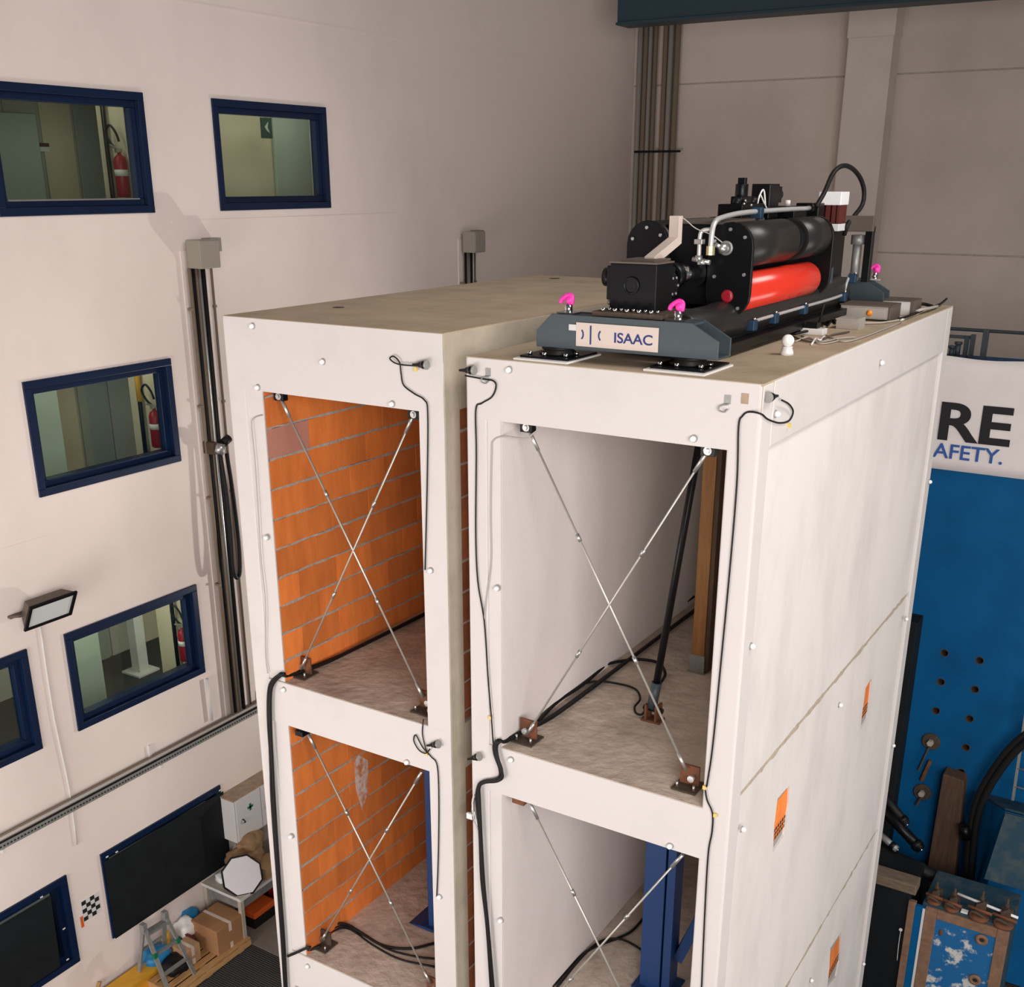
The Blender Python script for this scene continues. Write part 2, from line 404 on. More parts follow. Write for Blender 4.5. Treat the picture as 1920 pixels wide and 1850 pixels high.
for n, (y0, y1, r) in WIN.items():
    z0, z1, fl = ROWS[r]
    t = thing('window_%d' % n, (WX, (y0 + y1) / 2, z0), kind='structure')
    f = MB(); a = 0.085
    for q in ((y0, y1, z1 - a, z1), (y0, y1, z0, z0 + a), (y0, y0 + a, z0 + a, z1 - a), (y1 - a, y1, z0 + a, z1 - a)):
        f.box(WX - 0.14, WX + 0.025, *q)
    fr_ = obj('frame', f, 'window_blue', t, bevel=0.006)
    s_ = MB(); a2 = a + 0.075
    for q in ((y0 + a, y1 - a, z1 - a2, z1 - a), (y0 + a, y1 - a, z0 + a, z0 + a2), (y0 + a, y0 + a2, z0 + a2, z1 - a2), (y1 - a2, y1 - a, z0 + a2, z1 - a2)):
        s_.box(WX - 0.15, WX - 0.045, *q)
    obj('sash', s_, 'window_blue', t, bevel=0.006)
    obj('pane', MB().box(WX - 0.112, WX - 0.106, y0 + a2 - 0.01, y1 - a2 + 0.01, z0 + a2 - 0.01, z1 - a2 + 0.01), 'glass', t)
    obj('sill_strip', MB().box(WX - 0.16, WX - 0.03, y0 + a2, y1 - a2, z0 + a2 - 0.012, z0 + a2 + 0.004), 'zinc' if n == 1 else 'window_blue', t)
# black sheets hung over the two ground-floor windows
s6 = obj('blackout_sheet', MB().prism([(1.0, -8.16), (3.07, -8.15), (3.06, -6.98), (2.1, -6.965), (1.0, -6.98)], 'x', WX + 0.026, WX + 0.034), 'black_sheet',
    label='black sheet covering the ground-floor window beside the first-aid cabinet', cat='sheet')
s7 = obj('blackout_sheet', MB().prism([(-1.6, -8.05), (0.17, -8.03), (0.2, -7.0), (-1.6, -7.0)], 'x', WX + 0.026, WX + 0.034), 'black_sheet',
    label='black sheet over the ground-floor window at the lower left corner', cat='sheet')
for s_, pts in ((s6, ((1.05, -6.93), (1.2, -6.94), (3.0, -6.93))), (s7, ((0.08, -6.95), (0.3, -7.55), (0.28, -8.0)))):
    for (y, z) in pts:
        obj('tape', MB().box(WX + 0.034, WX + 0.038, y - 0.018, y + 0.018, z - 0.009, z + 0.009), 'white_plastic', s_)

# ---- the corridors seen through the windows
for k, (z0, z1, fl) in enumerate(ROWS[:3]):
    obj('corridor_floor_slab', MB().box(-9.9, WX - 0.3, -4, 9, fl - 0.25, fl), 'corridor_floor', kind='structure')
    obj('corridor_ceiling', MB().box(-9.9, WX - 0.3, -4, 9, fl + 2.55, fl + 2.6), 'corridor_wall', kind='structure')
    bw = obj('corridor_wall', MB().box(-9.9, -9.75, -4, 9, fl, fl + 2.55), 'corridor_wall', kind='structure')
    for q in range(6):
        yy = 3.5 + q * 0.55
        obj('wall_panel', MB().box(-9.75, -9.72, yy, yy + 0.5, fl, fl + 2.5), ['corridor_wall', 'corridor_cream', 'door_grey'][(q + k) % 3], bw, bevel=0.01)
    obj('corridor_pier', MB().box(-7.42, WX - 0.3, 3.12, 3.42, fl, fl + 2.55), 'corridor_cream', kind='structure')
    ld = bpy.data.lights.new('corridor_fill', 'AREA'); ld.shape = 'RECTANGLE'; ld.size = 0.25; ld.size_y = 9; ld.energy = [42, 60, 110][k]; ld.color = (1.0, 0.97, 0.84)  # added unseen light so the corridor interiors show through the panes
    lo = bpy.data.objects.new('corridor_fill', ld); COL.objects.link(lo); lo.location = (-7.15, 2.6, fl + 2.53 + GZ)
# pale glazed door at the left of each corridor view, and the door frame
obj('glazed_door', MB().box(-9.6, -9.54, 2.6, 3.85, -0.1, 2.0), 'pale_green', label='pale green door leaf behind the top left window', cat='door', bevel=0.01)
obj('glazed_door', MB().box(-7.9, -7.84, 1.95, 2.35, -3.06, -0.95), 'pale_green', label='pale green door leaf behind the window of the middle row', cat='door', bevel=0.01)
obj('glazed_door', MB().box(-7.55, -7.49, 1.75, 2.2, -6.02, -3.95), 'pale_green', label='pale green door leaf behind the window right of the floodlight', cat='door', bevel=0.01)
nb = obj('notice_plate', MB().box(-9.72, -9.70, (-9.700, 3.901, 1.596)[1], (-9.700, 4.113, 1.601)[1], (-9.700, 4.000, 1.538)[2], (-9.700, 4.019, 1.647)[2]), 'white_enamel', label='small red and white notice on the corridor wall behind the top left window', cat='sign')
obj('band', MB().box(-9.70, -9.695, (-9.700, 3.901, 1.596)[1], (-9.700, 4.113, 1.601)[1], (-9.700, 4.011, 1.599)[2], (-9.700, 4.019, 1.647)[2]), 'dark_red', nb)
def extinguisher(c, label):
    x, y, z = c
    t = thing('fire_extinguisher', (x, y, z), label, 'fire extinguisher', 'fire extinguishers in the corridors')
    obj('body', MB().lathe([(0.06, 0), (0.078, 0.015), (0.078, 0.40), (0.06, 0.45), (0.022, 0.48), (0.022, 0.51)], (x, y, z), n=16), 'red_paint', t)
    obj('label_band', MB().lathe([(0.0795, 0.24), (0.0795, 0.31)], (x, y, z), n=16), 'white_enamel', t)
    obj('valve', MB().box(x - 0.02, x + 0.02, y - 0.05, y + 0.03, z + 0.5, z + 0.54).bar((x, y - 0.02, z + 0.54), (x, y - 0.12, z + 0.58), 0.02), 'zinc', t)
    obj('hose', MB().tube([(x, y, z + 0.52), (x - 0.1, y - 0.02, z + 0.6), (x - 0.16, y - 0.03, z + 0.72), (x - 0.08, y - 0.03, z + 0.80), (x + 0.0, y - 0.02, z + 0.72), (x + 0.02, y, z + 0.62)], 0.014), 'black_rubber', t)
extinguisher((-6.997, 3.040, 0.972), 'red fire extinguisher with looped hose behind the top left window')
extinguisher((-6.890, 3.040, -2.060), 'red fire extinguisher behind the window of the middle row')
extinguisher((-6.814, 3.040, -5.045), 'red fire extinguisher behind the window right of the floodlight')
for (q, z0, z1, zy0, zy1, lab) in (((-7.223, 3.080, 1.092), -0.1, 2.4, 0.55, 0.93, 'dark pipe with yellow sleeve behind the top left window'),
                         ((-7.170, 3.080, -1.834), -3.06, -0.55, -1.5, -0.8, 'dark pipe with yellow sleeve behind the middle row window'),
                         ((-7.009, 3.080, -4.720), -6.02, -3.5, 0, 0, 'black pipe in the corridor behind the window right of the floodlight')):
    p = obj('corridor_pipe', MB().cyl((q[0], 3.06, z0), (q[0], 3.06, z1), 0.028, 10), 'black_steel', label=lab, cat='pipe')
    if zy1 != zy0: obj('sleeve', MB().cyl((q[0], 3.06, zy0), (q[0], 3.06, zy1), 0.034, 10), 'yellow_stripe', p)
# second window of the top row: cream wall, green exit sign, pale door
obj('corridor_wall', MB().box(-8.4, -7.75, 5.2, 6.55, -0.1, 2.45), 'corridor_cream', kind='structure')
q0 = (-7.700, 6.430, 1.446); q1 = (-7.700, 7.412, 1.461)
obj('glazed_door', MB().box(-7.74, -7.69, q0[1], q1[1] + 0.3, -0.1, 2.4), 'pale_green', label='pale glazed door behind the second window of the top row', cat='door', bevel=0.008)
q0 = (-7.500, 5.987, 1.995)
es = obj('exit_sign', MB().box(-7.52, -7.49, q0[1], q0[1] + 0.2, q0[2] - 0.27, q0[2]), 'exit_green', label='green emergency exit sign behind the second top window', cat='sign')
obj('hanger', MB().cyl((-7.505, q0[1] + 0.1, q0[2]), (-7.505, q0[1] + 0.1, 2.46), 0.008, 6), 'zinc', es)
obj('pictogram', MB().prism([(q0[1] + 0.05, q0[2] - 0.12), (q0[1] + 0.13, q0[2] - 0.05), (q0[1] + 0.11, q0[2] - 0.13), (q0[1] + 0.15, q0[2] - 0.2), (q0[1] + 0.09, q0[2] - 0.17)], 'x', -7.49, -7.487), 'pale_green', es)
# white post standing in the corridor behind the third-row window
q = (-8.869, 3.878, -6.000)
t = thing('corridor_post', (q[0], q[1], -6.02), 'white post on a square foot behind the window right of the floodlight', 'post')
obj('shaft', MB().box(q[0] - 0.09, q[0] + 0.09, q[1] - 0.09, q[1] + 0.09, -6.0, -3.6), 'white_enamel', t, bevel=0.01)
obj('foot', MB().box(q[0] - 0.2, q[0] + 0.2, q[1] - 0.2, q[1] + 0.2, -6.02, -5.99), 'white_enamel', t)

# ---- far wall of precast panels
wb = obj('wall_back', MB().box(-9, 12, BY + 0.02, BY + 0.4, -9, 8), 'mortar', kind='structure')
for j, z in enumerate((-9.0, -6.12, -3.1, -0.08, 2.94, 5.96)):
    for (x0, x1) in ((-6.4, -1.95), (-1.95, 3.0), (3.0, 8.0)):
        obj('wall_panel', MB().box(x0 + 0.012, x1 - 0.012, BY, BY + 0.06, z + 0.012, min(z + 3.02, 8) - 0.012), 'panel_concrete', wb, bevel=0.008)
t = thing('pillar', (-1.95, 15.0, -9), kind='structure')
q0 = (-2.003, 14.950, 4.003); q1 = (-1.217, 14.950, 3.948)
obj('shaft', MB().box(q0[0], q1[0], 14.95, BY, -9, 4.05), 'pillar_concrete', t, bevel=0.02)
obj('head', MB().box(q0[0] - 0.02, q1[0] + 0.02, 14.92, BY, 3.5, 4.06), 'pillar_concrete', t, bevel=0.02)
# conduits beside the corner
t = thing('conduit_bundle', (-5.8, BY - 0.1, -9), 'bundle of seven vertical grey and brown pipes in the far corner', 'pipes')
for px, m, r in (((-6.216, 15.350, 2.065), 'pipe_grey', 0.055), ((-6.098, 15.350, 2.063), 'pipe_brown', 0.05), ((-5.997, 15.350, 2.061), 'pipe_grey', 0.045), ((-5.886, 15.350, 2.058), 'pipe_brown', 0.045),
                 ((-5.676, 15.350, 2.054), 'pipe_brown', 0.05), ((-5.561, 15.350, 2.052), 'pipe_grey', 0.055), ((-5.422, 15.350, 2.049), 'pipe_brown', 0.055)):
    obj('pipe', MB().cyl((px[0], 15.35, -9), (px[0], 15.35, 6), r, 12), m, t)
for z in ((-5.648, 15.300, 1.718)[2], (-5.567, 15.300, 0.139)[2] - 0.9, 4.6):
    obj('bracket', MB().box((-6.237, 15.300, 1.725)[0], (-5.233, 15.300, 1.712)[0], 15.27, 15.31, z - 0.02, z + 0.02), 'black_steel', t)
# overhead crane girder
t = thing('crane_girder', (0, 12, 3.62), 'dark teal overhead crane girder crossing the top right corner', 'girder')
obj('web', MB().box((-5.032, 12.000, 3.661)[0], 9, 12.0, 12.4, 3.62, 5.0), 'teal_dark', t, bevel=0.01)
obj('bottom_flange', MB().box((-5.032, 12.000, 3.661)[0], 9, 11.95, 12.45, 3.6, 3.64), 'teal_dark', t)

# ---- fittings on the office wall
t = thing('cable_tray', (WX + 0.1, 1.0, -5.96), 'long perforated steel cable tray along the office wall', 'cable tray')
tz = -5.95
obj('base_plate', MB().box(WX + 0.02, WX + 0.2, -4.5, 12, tz - 0.012, tz), 'galvanised', t)
obj('side_flange', MB().box(WX + 0.195, WX + 0.205, -4.5, 12, tz - 0.012, tz + 0.06), 'galvanised', t)
for i in range(150):
    y = -1.0 + i * 0.045
    if y > 5: break
    obj('slot', MB().box(WX + 0.205, WX + 0.207, y, y + 0.024, tz + 0.015, tz + 0.035), 'hole_dark', t) if i == 0 else inst('slot', bpy.data.objects['slot'].data, Vector(ORG[t]) + Vector((0, i * 0.045, 0)), t)
for y in (-2.2, -0.4, 1.9, 3.9, 5.5):
    obj('bracket', MB().box(WX, WX + 0.22, y, y + 0.04, tz - 0.06, tz - 0.012).box(WX, WX + 0.03, y, y + 0.04, tz - 0.06, tz + 0.22), 'white_enamel', t)
for k, (dx, dz, m) in enumerate(((0.06, 0.03, 'black_rubber'), (0.10, 0.025, 'pipe_brown'), (0.15, 0.03, 'black_rubber'), (0.08, 0.07, 'pipe_brown'), (0.12, 0.07, 'grey_plastic'))):
    c = obj('tray_cable', MB().cyl((WX + dx, -4.5, tz + dz), (WX + dx, 12, tz + dz), 0.022, 8), m,
            label=['black cable nearest the wall in the tray', 'brown cable lying in the tray', 'black cable at the outer edge of the tray', 'brown cable on top of the tray bundle', 'grey cable on top of the tray bundle'][k], cat='cable', group='cables in the wall tray')
# vertical riser: junction box, trunking and cables
def riser(y, zt, zb, lab, small):
    t = thing('cable_riser', (WX + 0.1, y, zb), lab, 'cable riser')
    b = obj('junction_box', MB().box(WX + 0.06, WX + 0.30, y - 0.17, y + 0.14, zt, zt + 0.33), 'box_grey', t, bevel=0.008)
    obj('lid', MB().box(WX + 0.30, WX + 0.312, y - 0.16, y + 0.13, zt + 0.01, zt + 0.32), 'box_grey', b, bevel=0.004)
    obj('side_box', MB().box(WX, WX + 0.16, y + 0.14, y + 0.32, zt + 0.18, zt + 0.34), 'box_grey', t, bevel=0.006)
    obj('back_plate', MB().box(WX, WX + 0.012, y - 0.22, y + 0.28, zb, zt + 0.2), 'hall_wall', t)
    for k, (dy, r, m) in enumerate(((-0.16, 0.022, 'pipe_brown'), (-0.105, 0.022, 'black_rubber'), (-0.06, 0.024, 'pipe_brown'), (-0.01, 0.024, 'zinc'), (0.055, 0.030, 'black_rubber'), (0.235, 0.014, 'pipe_brown'))):
        if small and k in (0, 2): continue
        z1 = zt if k < 5 else zt + 0.25
        obj('riser_pipe', MB().cyl((WX + (0.07 if k < 5 else 0.03), y + dy, zb), (WX + (0.07 if k < 5 else 0.03), y + dy, z1), r, 10), m, t)
    for z in (zt - 0.5, zt - 1.7, zt - 2.9, zt - 4.1):
        if z > zb: obj('clip', MB().box(WX, WX + 0.10, y - 0.2, y - 0.17, z, z + 0.03).box(WX, WX + 0.05, y + 0.215, y + 0.255, z, z + 0.03), 'pipe_brown', t)
    return t
riser(3.50, 0.16, -5.9, 'tall cable riser with grey junction box left of the left specimen', False)
riser(9.42, 0.06, -5.9, 'far cable riser with dark junction box above the left specimen roof', True)
# coupling and hanging hose on the riser
t = thing('cable_coupler', (-6.220, 3.442, -2.057), 'cable coupler with pale face clamped on the riser', 'connector')
q = Vector((-6.220, 3.442, -2.057))
obj('socket', MB().cyl(q + Vector((0, -0.06, 0)), q + Vector((0.08, 0.02, -0.03)), 0.07, 14), 'zinc', t)
obj('plug', MB().cyl(q + Vector((0.02, 0.06, 0.04)), q + Vector((0.02, 0.17, 0.09)), 0.055, 12), 'black_rubber', t)
obj('clamp', MB().box(q.x - 0.16, q.x + 0.03, q.y - 0.12, q.y - 0.05, q.z - 0.08, q.z + 0.08), 'rust_dark', t, bevel=0.01)
obj('hanging_cable', MB().tube([(-6.200, 3.436, -2.103), (-6.170, 3.454, -2.634), (-6.150, 3.450, -3.212), (-6.150, 3.436, -3.655), (-6.150, 3.473, -3.840), (-6.150, 3.551, -3.765), (-6.170, 3.593, -3.328), (-6.200, 3.594, -2.670), (-6.220, 3.570, -2.167)], 0.026, 10), 'black_rubber',
    label='black cable hanging in a loop beside the left specimen', cat='cable')
# small pipe end next to the third-row window
obj('wall_pipe', MB().tube([(-6.360, 2.974, -5.183), (-6.360, 2.982, -5.816)], 0.022, 8, 0), 'white_enamel', label='short white pipe stub rising from the cable tray', cat='pipe')
# floodlight on the wall with its conduit
q = Vector((-6.180, 0.628, -3.342))
t = thing('floodlight', (WX, q.y, q.z), 'brown wall floodlight with pale glass above the left windows', 'floodlight')
R = Matrix.Translation(q) @ Matrix.Rotation(math.radians(-62), 4, 'Y')
def tf(mb, mtx):
    mb.v = [mtx @ v for v in mb.v]; return mb
h = MB().add([(-0.11, -0.24, 0.10), (0.11, -0.24, 0.10), (0.11, 0.24, 0.10), (-0.11, 0.24, 0.10), (-0.17, -0.30, -0.06), (0.17, -0.30, -0.06), (0.17, 0.30, -0.06), (-0.17, 0.30, -0.06)],
             [(0, 1, 2, 3), (7, 6, 5, 4), (0, 4, 5, 1), (1, 5, 6, 2), (2, 6, 7, 3), (3, 7, 4, 0)])
obj('housing', tf(h, R), 'lamp_brown', t, bevel=0.01)
h = MB()
for b_ in ((-0.18, 0.18, -0.31, -0.27), (-0.18, 0.18, 0.27, 0.31), (-0.18, -0.145, -0.27, 0.27), (0.145, 0.18, -0.27, 0.27)): h.box(*b_, -0.085, -0.055)
obj('rim', tf(h, R), 'black_steel', t, bevel=0.004)
obj('front_glass', tf(MB().box(-0.15, 0.15, -0.275, 0.275, -0.068, -0.062), R), 'lamp_glass', t)
obj('yoke', MB().bar(q + Vector((0.0, -0.33, 0.0)), (WX, q.y - 0.33, q.z - 0.05), 0.05, 0.02).bar((WX + 0.02, q.y - 0.35, q.z - 0.05), (WX + 0.02, q.y + 0.3, q.z - 0.05), 0.06, 0.03), 'lamp_brown', t)
obj('floodlight_conduit', MB().tube([(-6.385, 0.643, -3.571), (-6.385, 0.632, -4.606), (-6.385, 0.653, -5.144), (-6.385, 0.685, -5.777), (-6.385, 0.668, -6.544)], 0.012, 8, 3), 'white_enamel', label='thin white conduit running down from the floodlight', cat='conduit')
# checkered survey target
t = obj('survey_target', MB().box(WX, WX + 0.004, 0.60, 0.87, -7.66, -7.36), 'white_enamel', label='black and white checkered target stuck on the wall between the black sheets', cat='target')
for i in range(4):
    for j in range(5):
        if (i + j) % 2 == 0:
            obj('check', MB().box(WX + 0.004, WX + 0.006, 0.61 + i * 0.064, 0.674 + i * 0.064, -7.655 + j * 0.058, -7.597 + j * 0.058), 'banner_black', t)
obj('corner_mark', MB().box(WX + 0.004, WX + 0.006, 0.56, 0.60, -7.72, -7.56), 'orange_plastic', t)
# ================================================================ right-hand specimen (white, carries the machine)
RW, RD = 2.174, 5.38
D1, D2 = -3.0, -5.93
RB = thing('test_building', (RW / 2, RD / 2, -9), 'white painted concrete test building carrying the black machine on its roof', 'building')
LEV = [(-0.43, 0.0), (-3.418, D1), (-6.348, D2), (-9.0, -8.86)]
obj('column', MB().box(0, 0.174, 0, 0.25, -9, -0.006), 'white_paint', RB, bevel=0.014)
obj('column', MB().box(1.962, RW, 0, 0.20, -9, -0.006), 'white_paint', RB, bevel=0.018, seg=3)
obj('column', MB().box(1.9, RW, RD - 0.22, RD, -9, -0.006), 'white_paint', RB, bevel=0.018, seg=3)
obj('column', MB().box(0, 0.25, RD - 0.22, RD, -9, -0.006), 'white_paint', RB, bevel=0.014)
for i, (zb, zt) in enumerate(LEV):
    fb = obj('front_beam', MB().box(0.014, RW - 0.019, -0.001, 0.25, zb, zt - 0.004), 'white_paint', RB, bevel=0.004)
    obj('rear_beam', MB().box(0.24, 1.92, RD - 0.25, RD - 0.002, zb, zt - 0.004), 'white_paint', RB)
    sl = obj('roof_slab' if i == 0 else 'floor_slab', MB().box(0.004 if i == 0 else 0.19, RW - 0.004 if i == 0 else 2.02, 0.004 if i == 0 else 0.006, RD - 0.004, zt - 0.2 if i < 3 else zt - 0.13, zt), 'roof_concrete' if i == 0 else 'deck_concrete', RB)
obj('side_beam', MB().box(1.98, RW, 0.2, RD - 0.22, -0.43, -0.006), 'white_paint', RB, bevel=0.012)
obj('side_beam', MB().box(0.0, 0.17, 0.25, RD - 0.22, -0.43, -0.006), 'raw_concrete', RB)
# outer side walls and the rough mortar joints between storeys
SW = [(-2.955, -0.43), (-5.885, -2.992), (-9.0, -5.918)]
holes = [[(2.142, 3.933, -3.490), (2.142, 3.974, -3.541), (2.142, 4.004, -3.951), (2.142, 3.766, -3.986), (2.142, 3.739, -3.867), (2.142, 3.754, -3.524)],
         [(2.142, 1.475, -3.490), (2.142, 1.510, -3.673), (2.142, 1.486, -3.891), (2.142, 1.463, -3.955), (2.142, 1.195, -3.976), (2.142, 1.165, -3.695), (2.142, 1.186, -3.469)],
         [(2.142, 4.000, -6.565), (2.142, 4.094, -7.005), (2.142, 4.034, -7.182), (2.142, 3.661, -7.065), (2.142, 3.655, -6.813), (2.142, 3.592, -6.507)]]
for k, (zb, zt) in enumerate(SW):
    wv = obj('side_wall', MB().box(1.985, RW - 0.032, 0.19, RD - 0.21, zb, zt), 'white_facade', RB)
    hs = [h for h in holes if zb < h[0][2] < zt]
    if hs: cut(wv, [MB().prism([(p[1], p[2]) for p in h], 'x', 2.10, 2.3) for h in hs])
for z in (-2.973, -5.90):
    pts = []
    n = 60
    vs = []; fs = []
    for i in range(n + 1):
        y = 0.24 + (RD - 0.5) * i / n
        d = 0.010 * random.random(); e = 0.012 * (random.random() - 0.5)
        wd = 0.017 + 0.012 * random.random()
        vs += [(2.12, y, z + e - wd - 0.01), (RW - 0.036 + d, y, z + e - wd), (RW - 0.036 + d * 0.6, y, z + e + wd), (2.12, y, z + e + wd + 0.01)]
        if i: 
            b = 4 * (i - 1); fs += [(b, b + 1, b + 5, b + 4), (b + 1, b + 2, b + 6, b + 5), (b + 2, b + 3, b + 7, b + 6)]
    obj('mortar_joint', MB().add(vs, fs), 'sandy_joint', RB)
# hollow clay blocks laid bare in the three cut-outs of the side wall
for h in holes:
    yc = sum(p[1] for p in h) / len(h); zc = sum(p[2] for p in h) / len(h)
    b = obj('exposed_brick', MB().box(1.99, 2.128, yc - 0.28, yc + 0.28, zc - 0.02, zc + 0.21), 'brick_clay', RB)
    b2 = obj('exposed_brick', MB().box(1.99, 2.126, yc - 0.28, yc + 0.28, zc - 0.17, zc - 0.03), 'brick_clay', RB)
    for i in range(10):
        for j in range(3):
            yy = yc - 0.25 + i * 0.052; zz = zc - 0.16 + j * 0.042
            obj('cell', MB().box(2.10, 2.1275, yy, yy + 0.034, zz, zz + 0.030), 'hole_dark', b2)
    obj('mortar_bed', MB().box(1.99, 2.124, yc - 0.28, yc + 0.28, zc - 0.32, zc - 0.17).box(1.99, 2.123, yc - 0.28, yc + 0.28, zc + 0.21, zc + 0.36), 'plaster_edge', RB)
# left wall, plastered inside; its end shows as a strip beside the column
for k, (zb, zt) in enumerate(((D1, -0.43), (D2, -3.418), (-8.86, -6.348))):
    obj('infill_wall', MB().box(0.03, 0.285, 0.014, RD - 0.2, zb, zt), 'plaster_wall', RB, bevel=0.006)
    obj('wall_end_coat', MB().box(0.175, 0.2845, 0.006, 0.013, zb, zt), 'white_paint', RB)
    obj('rear_wall', MB().box(0.25, 1.95, RD - 0.18, RD - 0.05, zb, zt), 'plaster_wall', RB)

# ================================================================ left-hand specimen (unpainted sides, brick infill)
L0, L1, LT, LD = -2.357, -0.194, 0.143, 4.90
LB = thing('test_building', ((L0 + L1) / 2, LD / 2, -9), 'concrete test building with orange brick infill, nearest the office wall', 'building')
obj('column', MB().box(L0, -2.167, 0, 0.25, -9, LT - 0.006), 'white_paint', LB, bevel=0.014)
obj('column', MB().box(-0.4225, L1, 0.006, 0.205, -9, LT - 0.006), 'raw_concrete', LB, bevel=0.01)
obj('front_coat', MB().box(-0.4225, L1 - 0.004, 0, 0.01, -9, LT - 0.006), 'white_paint', LB, bevel=0.004)
obj('column', MB().box(-0.45, L1, LD - 0.25, LD, -9, LT - 0.006), 'raw_concrete', LB, bevel=0.01)
obj('column', MB().box(L0, -2.1, LD - 0.25, LD, -9, LT - 0.006), 'raw_concrete', LB, bevel=0.01)
LEVL = [(-0.43, LT), (-3.418, D1), (-6.348, D2), (-9.0, -8.86)]
for i, (zb, zt) in enumerate(LEVL):
    obj('front_beam', MB().box(L0 + 0.015, L1 - 0.006, -0.001, 0.008, zb, zt - 0.004).box(-2.18, -0.41, 0.008, 0.25, zb, zt - 0.004), 'white_paint', LB)
    obj('side_beam', MB().box(-0.44, L1 - 0.002, 0.2, LD - 0.25, zb, zt - 0.006), 'raw_concrete', LB, bevel=0.008)
    obj('side_beam', MB().box(L0 + 0.002, -2.1, 0.25, LD - 0.25, zb, zt - 0.006), 'raw_concrete', LB)
    obj('roof_slab' if i == 0 else 'floor_slab', MB().box(L0 + 0.004 if i == 0 else -2.17, L1 - 0.004 if i == 0 else -0.4, 0.004 if i == 0 else 0.006, LD - 0.004, zt - 0.2 if i < 3 else zt - 0.13, zt), 'roof_concrete' if i == 0 else 'deck_concrete', LB)
cast = obj('roof_insert', MB().cyl((-1.95, 0.95, LT), (-1.95, 0.95, LT + 0.003), 0.05, 16), 'rust_dark', LB)
obj('roof_insert', MB().cyl((-1.9, 4.55, LT), (-1.9, 4.55, LT + 0.003), 0.06, 16), 'rust_dark', LB)
# brick infill on the left, seen from inside: every block its own piece
BH, BL = 0.2585, 0.50
CB = {}
def brick_mesh(kind, ly, lz):
    k = (kind, round(ly, 3), round(lz, 3))
    if k not in CB:
        me = mesh_of('brick', MB().box(-0.06, 0.06, -ly / 2 + 0.0012, ly / 2 - 0.0012, -lz / 2, lz / 2), Vector((0, 0, 0))); me.materials.append(M[kind]); CB[k] = me
    return CB[k]
def brick_wall(xface, y0, y1, zb, zt, zj, sgn, kind, parent, limit=99, pale=()):
    """courses with joints at zj + k*BH; blocks meet dry end to end, mortar between courses"""
    wname = obj('brick_wall', MB().box(xface - sgn * 0.02, xface - sgn * 0.14, y0, y1, zb, zt), 'mortar', parent)
    edges = [zb] + [z for z in [zj - BH * k for k in range(14, -14, -1)] if zb + 0.03 < z < zt - 0.03] + [zt]
    for r in range(len(edges) - 1):
        a, b = edges[r] + (0.009 if r else 0), edges[r + 1] - (0.009 if r < len(edges) - 2 else 0)
        y = y0 - (BL * 0.5 if r % 2 else 0) ; c = 0
        while y < y1 - 0.02 and c < limit:
            s, e = max(y, y0), min(y + BL, y1)
            k2 = kind
            if (r, c) in pale: k2 = 'brick_pale'
            inst('brick', brick_mesh(k2, e - s, b - a), (xface - sgn * 0.06 + random.uniform(-0.003, 0.003), (s + e) / 2, (a + b) / 2), wname)
            y += BL; c += 1
        # ragged mortar bed, slightly proud
        if r:
            vs = []; fs = []; n = 40 if limit > 9 else 6
            for i in range(n + 1):
                yy = y0 + (min(y1, y0 + BL * limit) - y0) * i / n; zz = edges[r]
                d = random.uniform(-0.004, 0.006); hh = random.uniform(0.006, 0.014); o_ = random.uniform(-0.003, 0.003)
                vs += [(xface - sgn * 0.03, yy, zz - hh), (xface + sgn * d, yy, zz - hh + o_), (xface + sgn * d, yy, zz + hh + o_), (xface - sgn * 0.03, yy, zz + hh)]
                if i:
                    q_ = 4 * (i - 1); fs += [(q_, q_ + 1, q_ + 5, q_ + 4), (q_ + 1, q_ + 2, q_ + 6, q_ + 5), (q_ + 2, q_ + 3, q_ + 7, q_ + 6)]
            obj('mortar_bed', MB().add(vs, fs), 'mortar', wname)
    return wname
brick_wall(-1.99, 0.03, LD - 0.25, D1, -0.43, -0.743, 1, 'brick_clay', LB, pale={(8, 0)})
brick_wall(-1.99, 0.03, LD - 0.25, D2, -3.418, -3.641, 1, 'brick_clay', LB)
for zb, zt in ((D1, -0.43), (D2, -3.418)):
    obj('wall_end_coat', MB().box(-2.18, -1.992, 0.012, 0.03, zb, zt), 'white_paint', LB, bevel=0.004)
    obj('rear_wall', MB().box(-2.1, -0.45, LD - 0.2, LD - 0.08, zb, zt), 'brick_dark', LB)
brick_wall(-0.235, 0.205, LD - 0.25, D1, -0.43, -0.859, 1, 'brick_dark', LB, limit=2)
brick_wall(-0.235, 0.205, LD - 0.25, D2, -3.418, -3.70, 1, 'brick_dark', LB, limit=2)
# washed-out streak on the lower brick wall
obj('lime_streak', MB().prism([((-1.985, 0.936, -4.150)[1], (-1.985, 0.936, -4.150)[2]), ((-1.985, 1.076, -4.275)[1], (-1.985, 1.076, -4.275)[2]), ((-1.985, 1.053, -4.598)[1], (-1.985, 1.053, -4.598)[2]), ((-1.985, 0.954, -4.794)[1], (-1.985, 0.954, -4.794)[2]), ((-1.985, 0.875, -4.510)[1], (-1.985, 0.875, -4.510)[2]), ((-1.985, 0.866, -4.206)[1], (-1.985, 0.866, -4.206)[2])], 'x', -1.9865, -1.9835), 'efflorescence', LB)

